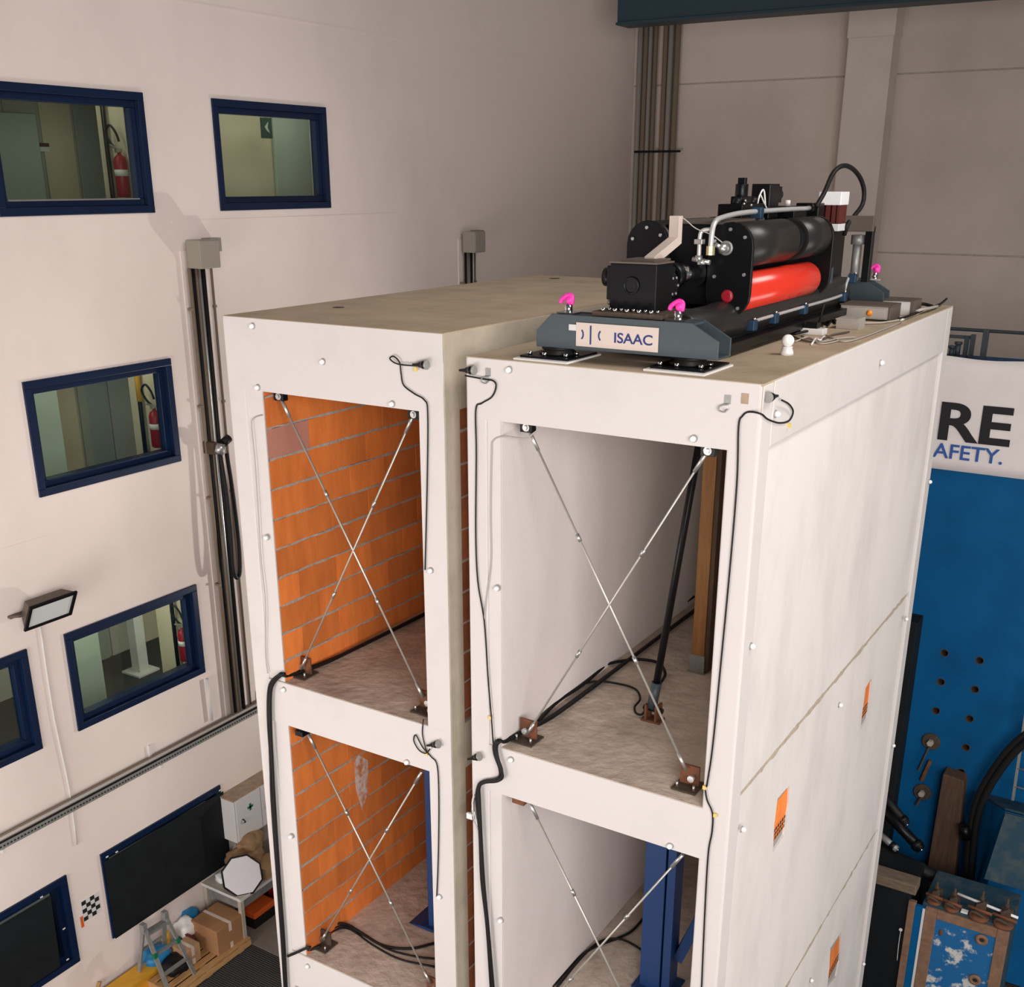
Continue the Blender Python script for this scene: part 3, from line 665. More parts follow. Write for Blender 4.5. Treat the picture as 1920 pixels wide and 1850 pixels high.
# ---------------------------------------------------------------- bracing rods with their anchors
def anchor(c, label, tilt=1, m='rust'):
    """rusty plate bolted to the floor with an upright gusset and a pin"""
    x, y, z = c
    t = thing('anchor_bracket', (x, y, z), label, 'bracket', 'rusty anchor brackets on the floors')
    obj('base_plate', MB().box(x - 0.095, x + 0.095, y - 0.10, y + 0.10, z, z + 0.014), 'rust_dark', t, bevel=0.003)
    obj('gusset', MB().box(x - 0.075, x + 0.075, y + 0.01, y + 0.03, z + 0.014, z + 0.17), m, t, bevel=0.004)
    obj('rib', MB().prism([(y + 0.03, z + 0.014), (y + 0.095, z + 0.014), (y + 0.03, z + 0.13)], 'x', x - 0.008, x + 0.008), m, t)
    obj('pin', MB().cyl((x + 0.02 * tilt, y - 0.02, z + 0.075), (x + 0.02 * tilt, y + 0.045, z + 0.075), 0.026, 12), 'zinc', t)
    for dx in (-0.065, 0.065):
        obj('bolt', MB().cyl((x + dx, y - 0.06, z + 0.014), (x + dx, y - 0.06, z + 0.055), 0.010, 8), 'zinc', t)
    return t
def rod(p, q, label, m='rod_steel', f=(0.30, 0.66)):
    p = Vector(p); q = Vector(q)
    t = thing('tie_rod', q, label, 'tie rod', 'crossed bracing rods in the openings')
    obj('rod', MB().cyl(p, q, 0.0085, 8), m, t)
    d = (q - p)
    for k in f:
        obj('turnbuckle', MB().cyl(p + d * k, p + d * (k + 0.022), 0.015, 8), 'zinc', t)
    dn = d.normalized()
    obj('fork', MB().cyl(p, p + dn * 0.16, 0.014, 8), 'zinc', t); obj('fork', MB().cyl(q - dn * 0.14, q, 0.014, 8), 'zinc', t)
    return t
def top_lug(c, label, w=0.05):
    x, y, z = c
    t = thing('top_lug', (x, y, z), label, 'lug', 'lugs under the beams')
    obj('plate', MB().box(x - w, x + w, y - 0.008, y + 0.05, z - 0.035, z + 0.06), 'black_steel', t, bevel=0.003)
    obj('washer', MB().cyl((x, y - 0.012, z), (x, y - 0.004, z), 0.028, 14), 'zinc', t)
    obj('nut', MB().cyl((x, y - 0.026, z), (x, y - 0.01, z), 0.017, 6, smooth=False), 'zinc', t)
# right specimen, upper opening
top_lug((0.435, 0.11, -0.475), 'black lug under the upper beam of the right specimen, left end')
top_lug((1.80, 0.11, -0.475), 'black lug under the upper beam of the right specimen, beside the wooden post')
anchor((0.39, 0.22, D1), 'rusty anchor at the left of the upper floor in the right specimen, among black cables', -1)
anchor((1.765, 0.22, D1), 'clean rusty anchor at the right end of the upper floor in the right specimen', 1)
rod((0.45, 0.115, -0.49), (1.745, 0.205, -2.86), 'bracing rod in the upper right opening running down to the right')
rod((1.785, 0.125, -0.49), (0.40, 0.19, -2.94), 'bracing rod in the upper right opening running down to the left')
# left specimen, upper opening
top_lug((-1.905, 0.11, -0.48), 'black lug under the beam of the left specimen, above the brick wall')
top_lug((-0.55, 0.11, -0.485), 'black lug under the beam of the left specimen, right end')
anchor((-1.955, 0.22, D1), 'rusty anchor on the upper floor of the left specimen, under the brick wall', -1)
anchor((-0.60, 0.22, D1), 'rusty anchor half hidden behind the right column of the left specimen, upper floor', 1)
rod((-1.89, 0.115, -0.50), (-0.615, 0.205, -2.88), 'bracing rod in the upper left opening running down to the right')
rod((-0.57, 0.125, -0.50), (-1.955, 0.19, -2.93), 'bracing rod in the upper left opening running down to the left')
# right specimen, lower opening
obj('top_lug', MB().box((0.382, 0.050, -3.416)[0], (0.491, 0.050, -3.411)[0], 0.0, 0.10, (0.442, 0.050, -3.460)[2], (0.441, 0.050, -3.402)[2]), 'rust', bevel=0.003,
    label='small rusty lug under the middle beam of the right specimen', cat='lug', group='lugs under the beams')
rod((0.481, 0.100, -3.468), (1.76, 0.205, D2 + 0.12), 'bracing rod in the lower right opening running down to the right')
rod((1.794, 0.120, -3.514), (0.39, 0.19, D2 + 0.07), 'bracing rod in the lower right opening running down to the left')
anchor((0.39, 0.22, D2), 'rusty anchor on the lower floor of the right specimen, left side', -1)
anchor((1.765, 0.22, D2), 'rusty anchor on the lower floor of the right specimen, right side', 1)
# left specimen, lower opening
obj('top_lug', MB().box((-1.904, 0.050, -3.464)[0], (-1.815, 0.050, -3.461)[0], 0.0, 0.10, (-1.863, 0.050, -3.495)[2], (-1.858, 0.050, -3.446)[2]), 'black_steel', bevel=0.003,
    label='small dark lug under the middle beam of the left specimen', cat='lug', group='lugs under the beams')
rod((-1.845, 0.100, -3.501), (-0.63, 0.205, D2 + 0.12), 'bracing rod in the lower left opening running down to the right')
rod((-0.590, 0.120, -3.528), (-1.95, 0.19, D2 + 0.07), 'bracing rod in the lower left opening running down to the left')
anchor((-1.94, 0.22, D2), 'blackened anchor on the lower floor of the left specimen under the brick wall', -1, 'rust_dark')
anchor((-0.62, 0.22, D2), 'anchor on the lower floor of the left specimen beside its right column', 1)

# ---------------------------------------------------------------- props inside the specimens
t = thing('timber_post', (1.02, 2.2, D1), 'orange-brown timber post on a galvanised shoe in the upper right room', 'post')
obj('shaft', MB().box(0.955, 1.075, 2.13, 2.27, D1 + 0.14, -0.2), 'wood_post', t, bevel=0.006)
obj('side_board', MB().box(1.078, 1.115, 2.14, 2.28, D1 + 0.02, -0.2), 'wood_old', t)
obj('shoe', MB().box(0.945, 1.085, 2.12, 2.28, D1, D1 + 0.17), 'galvanised', t, bevel=0.004)
obj('shoe_plate', MB().box(0.93, 1.10, 2.10, 2.30, D1, D1 + 0.008), 'galvanised', t)
t = thing('steel_prop', (1.085, 1.06, D1), 'slanted black steel prop rising from a rusty foot in the upper right room', 'prop')
obj('tube', MB().cyl((1.085, 1.06, D1 + 0.2), (1.34, 1.23, -0.2), 0.030, 14), 'black_steel', t)
obj('sleeve', MB().cyl((1.075, 1.05, D1 + 0.12), (1.10, 1.07, D1 + 0.34), 0.042, 14), 'machine_grey', t)
obj('foot', MB().box(1.0, 1.17, 1.0, 1.12, D1, D1 + 0.02).box(1.03, 1.05, 1.0, 1.12, D1 + 0.02, D1 + 0.15).box(1.12, 1.14, 1.0, 1.12, D1 + 0.02, D1 + 0.15), 'rust', t, bevel=0.004)
obj('foot_pin', MB().cyl((1.0, 1.06, D1 + 0.1), (1.17, 1.06, D1 + 0.1), 0.022, 10), 'black_steel', t)
t = thing('steel_prop', (1.1, 1.45, D2), 'blue steel column standing in the lower room of the right specimen', 'prop')
obj('shaft', MB().box(0.955, 1.155, 1.34, 1.36, D2, -3.2).box(0.955, 1.155, 1.54, 1.56, D2, -3.2).box(1.045, 1.065, 1.36, 1.54, D2, -3.2), 'prop_blue', t, bevel=0.003)
obj('side_channel', MB().box(1.165, 1.245, 1.36, 1.54, D2, -3.2), 'prop_blue', t, bevel=0.003)
obj('diagonal', MB().bar((1.26, 1.5, -5.6), (1.78, 1.62, -4.1), 0.09, 0.09), 'prop_blue', t)
obj('base', MB().box(0.9, 1.3, 1.28, 1.62, D2, D2 + 0.02), 'prop_blue', t)
t = thing('steel_prop', (-1.12, 1.05, D2), 'dark blue steel column in the lower room of the left specimen', 'prop')
obj('shaft', MB().box(-1.235, -1.02, 1.0, 1.2, D2, -3.2), 'prop_blue', t, bevel=0.004)
obj('base', MB().prism([(-1.45, D2), (-0.9, D2), (-0.9, D2 + 0.03), (-1.3, D2 + 0.03)], 'y', 0.95, 1.3), 'prop_blue', t)
# ================================================================ the machine on the right-hand roof
DV = thing('vibration_machine', (1.12, 2.3, 0.0), 'black actuator machine with red cylinder on dark grey cross beams, on the white building roof', 'machine')
def cross_beam(y, sgn):
    f = [(0.457, 0.078), (0.457, 0.19), (0.575, 0.305), (1.60, 0.305), (1.79, 0.20), (1.79, 0.085)]
    b = obj('cross_beam', MB().prism(f, 'y', y, y + 0.014), 'machine_grey', DV, bevel=0.003)
    obj('back_plate', MB().prism(f, 'y', y + 0.206, y + 0.22), 'machine_grey', b, bevel=0.003)
    obj('top_plate', MB().box(0.58, 1.60, y + 0.014, y + 0.206, 0.285, 0.299), 'machine_grey', b)
    obj('bottom_plate', MB().box(0.46, 1.785, y + 0.014, y + 0.206, 0.082, 0.096), 'machine_grey', b)
    obj('stiffener', MB().box(0.62, 0.635, y + 0.014, y + 0.206, 0.096, 0.285).box(1.45, 1.465, y + 0.014, y + 0.206, 0.096, 0.285), 'machine_grey', b)
    return b
cb = cross_beam(0.2, 1); cb2 = cross_beam(4.15, 1)
# name plate
pl = obj('name_plate', MB().box(0.772, 1.378, 0.190, 0.1995, 0.105, 0.262), 'alu_label', DV, bevel=0.002)
obj('tab', MB().box(0.715, 0.772, 0.192, 0.1995, 0.205, 0.245), 'aluminium', pl)
text('lettering', 'ISAAC', 0.092, 'letter_navy', pl, (1.055, 0.1895, 0.148), (math.pi / 2, 0, 0), bold=0.0016, depth=0.001, sx=1.13)
obj('emblem_bar', MB().box(0.878, 0.890, 0.1885, 0.190, 0.122, 0.246), 'letter_navy', pl)
for cx_, s_ in ((0.806, 1), (0.967, -1)):
    mb = MB(); n = 8
    pts = [(cx_ + s_ * 0.030 * math.cos(a) - s_ * 0.008, 0.184 + 0.036 * math.sin(a)) for a in [math.radians(-55 + 110 * i / n) for i in range(n + 1)]]
    for i in range(n): mb.bar((pts[i][0], 0.1893, pts[i][1]), (pts[i + 1][0], 0.1893, pts[i + 1][1]), 0.011, 0.0016, up=(0, 1, 0))
    obj('emblem_arc', mb, 'letter_navy', pl)
# pads under the beams
for (x0, x1, y0, y1) in ((0.385, 0.765, 0.10, 0.52), (1.355, 1.735, 0.13, 0.55), (0.385, 0.765, 4.05, 4.47), (1.355, 1.735, 4.05, 4.47)):
    p = obj('foot_plate', MB().box(x0, x1, y0, y1, 0.012, 0.026), 'black_steel', DV, bevel=0.002)
    xm, ym = (x0 + x1) / 2, (y0 + y1) / 2
    obj('grout_pad', MB().box(x0 - 0.02, x1 + 0.02, y0 - 0.055, y1 + 0.02, 0.0, 0.012), 'marker_white', p)
    obj('rubber_mount', MB().lathe([(0.13, 0.026), (0.14, 0.035), (0.10, 0.05), (0.12, 0.062), (0.12, 0.08)], (xm, ym, 0), n=24), 'black_rubber', p)
    for (dx, dy) in ((-0.14, -0.16), (-0.02, -0.165), (0.15, -0.02), (0.14, -0.15)):
        obj('bolt', MB().cyl((xm + dx, ym + dy, 0.026), (xm + dx, ym + dy, 0.052), 0.017, 10), 'chrome', p)
# lifting eyes with pink caps
for (x, y) in ((0.65, 0.30), (1.46, 0.30), (1.66, 4.27)):
    e = obj('lifting_bolt', MB().cyl((x, y, 0.299), (x, y, 0.365), 0.028, 12).box(x - 0.07, x + 0.07, y - 0.05, y + 0.05, 0.299, 0.312), 'chrome', DV)
    mb = MB().tube([(x + 0.025, y, 0.365), (x + 0.03, y, 0.41), (x, y, 0.425), (x - 0.045, y - 0.01, 0.395), (x - 0.055, y - 0.01, 0.37)], 0.016, 8)
    mb.sphere((x + 0.01, y, 0.39), 0.030, 12, 8)
    obj('pink_cap', mb, 'pink_plastic', e)
# front block, its base plate with bolts, and the encoder
bp_ = obj('block_base', MB().box(0.86, 1.37, 0.24, 0.72, 0.305, 0.335), 'rust_dark', DV, bevel=0.003)
for i in range(5):
    obj('bolt', MB().cyl((0.93 + i * 0.088, 0.275, 0.335), (0.93 + i * 0.088, 0.275, 0.358), 0.017, 8).cyl((0.955 + i * 0.088, 0.32, 0.335), (0.955 + i * 0.088, 0.32, 0.355), 0.012, 8), 'chrome', bp_)
bk = obj('front_block', MB().box(0.93, 1.27, 0.36, 0.62, 0.335, 0.64), 'black_steel', DV, bevel=0.006)
obj('boss', MB().lathe([(0.058, 0), (0.058, 0.010), (0.045, 0.012), (0.045, 0.004)], (1.09, 0.36, 0.50), (0, -1, 0), 24), 'black_satin', bk)
obj('cover_lip', MB().box(0.925, 1.275, 0.35, 0.62, 0.64, 0.65), 'brown_plate', bk)
obj('side_flange', MB().box(0.895, 0.93, 0.38, 0.6, 0.40, 0.62), 'black_steel', bk, bevel=0.005)
obj('knob', MB().cyl((0.895, 0.48, 0.54), (0.835, 0.48, 0.54), 0.062, 18), 'black_satin', bk)
obj('cap_screw', MB().cyl((0.925, 0.40, 0.38), (0.90, 0.40, 0.38), 0.016, 8).cyl((0.925, 0.55, 0.38), (0.90, 0.55, 0.38), 0.016, 8), 'galvanised', bk)
hs = obj('bearing_housing', MB().box(0.95, 1.21, 0.62, 0.80, 0.34, 0.60), 'black_satin', DV, bevel=0.01)
obj('flange_ring', MB().lathe([(0.085, 0), (0.085, 0.025), (0.07, 0.03)], (1.21, 0.71, 0.48), (1, 0, 0), 24), 'black_steel', hs)
for a in range(6):
    obj('screw', MB().cyl((1.238, 0.71 + 0.06 * math.cos(a * 1.047), 0.48 + 0.06 * math.sin(a * 1.047)), (1.247, 0.71 + 0.06 * math.cos(a * 1.047), 0.48 + 0.06 * math.sin(a * 1.047)), 0.009, 8), 'galvanised', hs)
obj('piston_rod', MB().cyl((1.16, 0.80, 0.535), (1.16, 1.28, 0.535), 0.066, 28), 'chrome', DV)
obj('rod_gland', MB().cyl((1.16, 1.20, 0.535), (1.16, 1.3, 0.535), 0.105, 24), 'black_steel', DV)
obj('rod_gland', MB().cyl((1.16, 0.80, 0.535), (1.16, 0.90, 0.535), 0.088, 24), 'black_steel', DV)
obj('upright_bar', MB().bar((1.12, 0.56, 0.645), (1.12, 0.965, 0.765), 0.075, 0.06).box(1.083, 1.158, 0.93, 0.99, 0.74, 0.925), 'bronze_bar', DV, bevel=0.003)
obj('bar_shoe', MB().box(0.98, 1.22, 0.42, 0.68, 0.65, 0.662), 'brown_plate', DV)
# end plates shaped as rounded bars, holding the cylinders
def obround(x0, x1, z0, z1, n=10):
    r = (x1 - x0) / 2; xc = (x0 + x1) / 2; p = []
    for i in range(n + 1): a = math.pi * i / n; p.append((xc + r * math.cos(a), z1 - r + r * math.sin(a)))
    for i in range(n + 1): a = math.pi + math.pi * i / n; p.append((xc + r * math.cos(a), z0 + r + r * math.sin(a)))
    return p
for (x0, x1) in ((1.275, 1.605), (0.635, 0.965)):
    for y in (1.19, 3.05):
        e = obj('end_plate', MB().prism(obround(x0, x1, 0.235, 0.885), 'y', y, y + 0.035), 'black_steel', DV, bevel=0.004)
        if y < 2:
            for (dx, dz) in ((0.27, 0.55), (0.05, 0.52), (0.06, 0.28), (0.28, 0.30), (0.16, 0.60), (0.08, 0.07), (0.25, 0.07)):
                obj('plate_bolt', MB().cyl((x0 + dx, y, 0.235 + dz), (x0 + dx, y - 0.014, 0.235 + dz), 0.012, 8), 'zinc', e)
            obj('red_centre', MB().lathe([(0.045, 0), (0.045, 0.012), (0.03, 0.02)], ((x0 + x1) / 2 + 0.0, y, 0.385), (0, -1, 0), 20), 'red_paint', e)
            if x0 > 1: obj('port', MB().lathe([(0.050, 0), (0.050, 0.012), (0.032, 0.014), (0.032, 0.005), (0.016, 0.005), (0.016, 0.03)], ((x0 + x1) / 2 - 0.03, y, 0.71), (0, -1, 0), 18), 'galvanised', e)
for (xc,) in ((1.44,), (0.80,)):
    r = 0.158
    obj('accumulator', MB().lathe([(r, 0), (r, 1.0)], (xc, 1.226, 0.722), (0, 1, 0), 40), 'cylinder_black', DV)
    obj('accumulator_band', MB().lathe([(r - 0.018, 0), (r - 0.018, 0.22)], (xc, 2.22, 0.722), (0, 1, 0), 40), 'black_steel', DV)
    obj('accumulator', MB().lathe([(r, 0), (r, 0.60), (r - 0.03, 0.625)], (xc, 2.43, 0.722), (0, 1, 0), 40), 'cylinder_black', DV)
    rr = 0.136
    prof = [(rr, 0), (rr, 1.62)] + [(rr * math.cos(a), 1.62 + 0.12 * math.sin(a)) for a in [math.radians(k) for k in (20, 40, 60, 75, 88)]]
    obj('red_cylinder', MB().lathe(prof, (xc + 0.015, 1.226, 0.395), (0, 1, 0), 40), 'red_gloss', DV)
# body between the plates
obj('body', MB().box(0.90, 1.34, 1.27, 3.2, 0.30, 0.86), 'black_steel', DV, bevel=0.01)
obj('top_cover', MB().box(0.93, 1.31, 1.30, 2.2, 0.86, 0.885), 'brown_plate', DV, bevel=0.004)
obj('lower_girder', MB().prism([(0.80, 0.05), (1.46, 0.05), (1.52, 0.09), (1.46, 0.17), (1.36, 0.28), (0.88, 0.28), (0.74, 0.09)], 'y', 0.62, 4.16), 'black_satin', DV, bevel=0.01)
mb = MB(); n = 8
for k in range(1):
    mb.lathe([(0.12, 0), (0.135, 0.02), (0.135, 0.55), (0.15, 0.8), (0.15, 3.45), (0.13, 3.5)], (1.40, 0.46, 0.205), (0, 1, 0), 32)
obj('lower_tank', mb, 'cylinder_black', DV)
obj('base_rail', MB().box(1.50, 1.62, 0.85, 4.16, 0.04, 0.10), 'black_steel', DV, bevel=0.004)
obj('base_rail', MB().box(0.62, 0.74, 0.85, 4.16, 0.04, 0.10), 'black_steel', DV, bevel=0.004)
obj('rear_block', MB().box(0.93, 1.40, 3.3, 4.1, 0.28, 0.74), 'black_steel', DV, bevel=0.01)
obj('rear_flange', MB().box(1.36, 1.50, 3.12, 3.5, 0.30, 0.60), 'machine_grey', DV, bevel=0.006)
# bright pipe work
sp = obj('silver_pipe', MB().tube([(1.33, 1.10, 0.685), (1.33, 1.10, 0.74), (1.33, 1.11, 0.83), (1.33, 1.15, 0.88), (1.32, 1.27, 0.905), (1.31, 1.7, 0.93), (1.30, 2.4, 0.935), (1.29, 3.35, 0.935)], 0.019, 10, 5), 'aluminium', DV)
obj('nut', MB().cyl((1.33, 1.10, 0.665), (1.33, 1.10, 0.725), 0.032, 8, smooth=False), 'brass', sp)
obj('nut', MB().cyl((1.29, 3.33, 0.935), (1.29, 3.42, 0.935), 0.04, 10), 'black_steel', sp)
obj('silver_pipe', MB().tube([(1.245, 1.10, 0.63), (1.245, 1.10, 0.70), (1.245, 1.10, 0.79), (1.26, 1.11, 0.825), (1.32, 1.13, 0.835)], 0.015, 10, 5), 'aluminium', DV)
obj('pipe_fitting', MB().box(1.215, 1.275, 1.07, 1.13, 0.735, 0.77), 'zinc', DV, bevel=0.004)
obj('pipe_fitting', MB().cyl((1.245, 1.10, 0.62), (1.245, 1.10, 0.66), 0.028, 8), 'zinc', DV)
obj('pipe_fitting', MB().cyl((1.20, 1.10, 0.635), (1.33, 1.10, 0.615), 0.018, 8), 'zinc', DV)
obj('pipe_fitting', MB().cyl((1.27, 1.09, 0.60), (1.27, 1.09, 0.63), 0.03, 8), 'zinc', DV)
obj('pipe_fitting', MB().cyl((1.38, 1.12, 0.70), (1.42, 1.15, 0.72), 0.03, 10), 'zinc', DV)
obj('pipe_fitting', MB().cyl((1.36, 1.10, 0.74), (1.40, 1.13, 0.71), 0.016, 8), 'zinc', DV)
obj('pipe_clamp', MB().box(1.27, 1.35, 2.0, 2.07, 0.88, 0.965), 'clamp_blue', DV, bevel=0.006)
lp = obj('lower_pipe', MB().tube([(1.545, 1.40, 0.19), (1.555, 1.9, 0.195), (1.565, 2.6, 0.20), (1.555, 3.45, 0.20), (1.54, 3.72, 0.215), (1.525, 3.86, 0.30), (1.51, 3.98, 0.36)], 0.013, 8, 4), 'aluminium', DV)
for (y, z) in ((1.42, 0.17), (1.88, 0.175), (2.58, 0.18), (3.68, 0.19), (3.95, 0.33)):
    c_ = obj('pipe_clamp', MB().box(1.52, 1.585, y - 0.04, y + 0.04, z - 0.04, z + 0.035), 'clamp_blue', DV, bevel=0.006)
    obj('screw', MB().cyl((1.57, y, z + 0.035), (1.57, y, z + 0.05), 0.012, 8), 'chrome', c_)
# valves, motor and boxes on top
def at_(x, px): return None
vy = 2.25
v = obj('valve_block', MB().box(1.0, 1.2, 2.0, 2.46, 0.87, 0.985).box(1.06, 1.15, 2.10, 2.32, 0.98, 1.04), 'black_steel', DV, bevel=0.006)
obj('valve_stem', MB().cyl((1.1, 2.22, 1.03), (1.1, 2.22, 1.13), 0.05, 10).box(1.07, 1.13, 2.20, 2.25, 1.12, 1.175).box(1.06, 1.10, 2.26, 2.31, 1.12, 1.165), 'black_steel', v, bevel=0.004)
obj('valve_knob', MB().sphere((1.13, 2.06, 1.0), 0.035).sphere((1.17, 2.03, 0.96), 0.03).sphere((1.13, 2.40, 1.0), 0.04).sphere((1.17, 2.12, 0.99), 0.03), 'black_satin', v)
obj('valve_screw', MB().sphere((1.19, 2.05, 0.985), 0.012, 8, 6).sphere((1.2, 2.18, 0.975), 0.012, 8, 6).sphere((1.2, 2.36, 0.93), 0.016, 8, 6).sphere((1.18, 2.1, 1.01), 0.010, 8, 6), 'zinc', v)
obj('wiring', MB().tube([(1.15, 2.42, 0.95), (1.16, 2.48, 1.06), (1.16, 2.55, 1.08), (1.17, 2.58, 0.97)], 0.007, 6).tube([(1.17, 2.4, 0.98), (1.17, 2.44, 1.05), (1.18, 2.5, 1.0), (1.2, 2.56, 0.93)], 0.006, 6), 'white_plastic', DV)
mo = obj('servo_motor', MB().box(1.03, 1.19, 2.62, 2.84, 0.86, 1.13), 'black_steel', DV, bevel=0.008)
obj('motor_cap', MB().box(1.05, 1.17, 2.84, 2.96, 0.985, 1.11).cyl((1.11, 2.96, 1.045), (1.11, 3.03, 1.045), 0.05, 16), 'black_satin', mo, bevel=0.006)
cb_ = obj('control_box', MB().box(1.05, 1.30, 2.92, 3.25, 0.86, 0.955), 'black_steel', DV, bevel=0.006)
obj('button', MB().cyl((1.15, 3.18, 0.955), (1.15, 3.18, 1.0), 0.022, 10), 'white_plastic', cb_)
obj('control_box', MB().box(1.15, 1.35, 3.4, 3.56, 0.86, 0.975), 'black_steel', DV, bevel=0.006)
tb = obj('terminal_box', MB().box(1.26, 1.46, 3.66, 3.90, 0.955, 1.065), 'marker_white', DV, bevel=0.006)
obj('coil', MB().box(1.27, 1.31, 3.67, 3.89, 0.80, 0.955).box(1.33, 1.37, 3.67, 3.89, 0.80, 0.955).box(1.385, 1.42, 3.67, 3.89, 0.80, 0.955).box(1.43, 1.45, 3.67, 3.89, 0.80, 0.955), 'dark_red', tb)
obj('box_foot', MB().box(1.26, 1.46, 3.66, 3.90, 0.74, 0.80), 'white_enamel', tb, bevel=0.004)
obj('rear_bar', MB().box(1.38, 1.70, 3.88, 3.94, 0.735, 0.865), 'brown_plate', DV, bevel=0.004)
obj('rear_frame', MB().box(1.62, 1.685, 3.95, 4.03, 0.30, 0.77).box(1.30, 1.685, 3.95, 4.03, 0.73, 0.775), 'black_steel', DV, bevel=0.004)
obj('rear_cylinder', MB().cyl((1.55, 3.99, 0.31), (1.55, 3.99, 0.62), 0.04, 16).cyl((1.55, 3.99, 0.62), (1.55, 3.99, 0.70), 0.06, 10), 'galvanised', DV)
obj('rear_knob', MB().cyl((1.50, 3.25, 0.55), (1.56, 3.25, 0.55), 0.09, 18), 'black_steel', DV)
obj('loop_hose', MB().tube([(1.330, 3.388, 0.944), (1.360, 3.491, 1.063), (1.400, 3.552, 1.213), (1.440, 3.675, 1.274), (1.470, 3.866, 1.254), (1.500, 4.038, 1.176), (1.520, 4.128, 1.069), (1.520, 4.121, 0.956), (1.500, 3.988, 0.868), (1.480, 3.870, 0.795), (1.450, 3.892, 0.703)], 0.020, 10), 'black_rubber', DV)
obj('sensor_wire', MB().tube([(1.12, 0.97, 0.925), (1.16, 1.02, 0.90), (1.22, 1.08, 0.84), (1.33, 1.10, 0.80), (1.40, 1.13, 0.75)], 0.004, 6), 'grey_plastic', DV)
# ================================================================ things lying on the roofs
k = (1.885, 1.258, 0.000)
t = thing('survey_target', (k[0], k[1], 0), 'white ball-topped survey target standing on the white building roof', 'target')
obj('base', MB().lathe([(0.047, 0), (0.045, 0.02), (0.034, 0.05), (0.040, 0.058)], (k[0], k[1], 0), n=20), 'marker_white', t)
obj('ball', MB().sphere((k[0], k[1], 0.098), 0.044, 18, 12), 'marker_white', t)
def case(name, x0, x1, y0, y1, h, ang, label, cat, m='grey_case', z=0.0):
    c = Vector(((x0 + x1) / 2, (y0 + y1) / 2, z))
    t = thing(name, c, label, cat)
    R = Matrix.Translation(c) @ Matrix.Rotation(math.radians(ang), 4, 'Z') @ Matrix.Translation(-c)
    t['_a'] = ang
    return t, R
t, R_ = case('instrument_case', 1.60, 2.02, 3.55, 3.85, 0.1, 0, 'long grey instrument case with an orange button at the roof edge', 'case')
obj('body', tf(MB().box(1.56, 1.98, 3.62, 3.95, 0.015, 0.125), R_), 'grey_case', t, bevel=0.006)
obj('front_panel', tf(MB().box(1.575, 1.955, 3.612, 3.62, 0.025, 0.112), R_), 'grey_plastic', t, bevel=0.003)
obj('end_frame', tf(MB().box(1.98, 2.0, 3.61, 3.96, 0.0, 0.13), R_), 'brown_plate', t, bevel=0.003)
obj('lid', tf(MB().box(1.555, 2.0, 3.61, 3.96, 0.125, 0.137), R_), 'brown_plate', t)
obj('button', MB().lathe([(0.026, 0), (0.026, 0.01), (0.012, 0.012), (0.012, 0.03)], (1.82, 3.612, 0.068), (0, -1, 0), 16), 'orange_button', t)
t = thing('instrument_case', (1.95, 4.35, 0), 'pale grey instrument case behind the one with the orange button', 'case')
obj('body', MB().box(1.62, 2.03, 4.2, 4.5, 0.0, 0.125), 'white_enamel', t, bevel=0.006)
obj('end_frame', MB().box(2.03, 2.055, 4.19, 4.51, 0, 0.135), 'brown_plate', t); obj('lid', MB().box(1.61, 2.03, 4.19, 4.51, 0.125, 0.135), 'brown_plate', t)
t = thing('junction_box', (1.82, 3.0, 0), 'small dull grey metal box with scratched lid beside the cables', 'box')
obj('body', MB().box(1.73, 1.905, 2.93, 3.12, 0, 0.075), 'grey_case', t, bevel=0.004)
obj('end_plate', MB().box(1.905, 1.92, 2.93, 3.12, 0, 0.09), 'grey_plastic', t); obj('lid', MB().box(1.725, 1.91, 2.925, 3.125, 0.075, 0.083), 'grey_case', t)
r = (1.695, 2.453, 0.000)
t = thing('data_logger', (r[0], r[1], 0), 'small white and black data unit among loose wires on the roof', 'device')
obj('tray', MB().box(r[0] - 0.10, r[0] + 0.09, r[1] - 0.05, r[1] + 0.07, 0, 0.05), 'white_plastic', t, bevel=0.006)
obj('top_unit', MB().box(r[0] - 0.06, r[0] + 0.04, r[1] - 0.03, r[1] + 0.05, 0.05, 0.10), 'black_steel', t, bevel=0.006)
obj('antenna', MB().cyl((r[0] + 0.03, r[1] + 0.03, 0.10), (r[0] + 0.055, r[1] + 0.04, 0.24), 0.007, 8), 'black_rubber', t)
obj('plug', MB().cyl((r[0] - 0.16, r[1] - 0.04, 0.03), (r[0] - 0.09, r[1] - 0.02, 0.03), 0.03, 12), 'black_rubber', t)
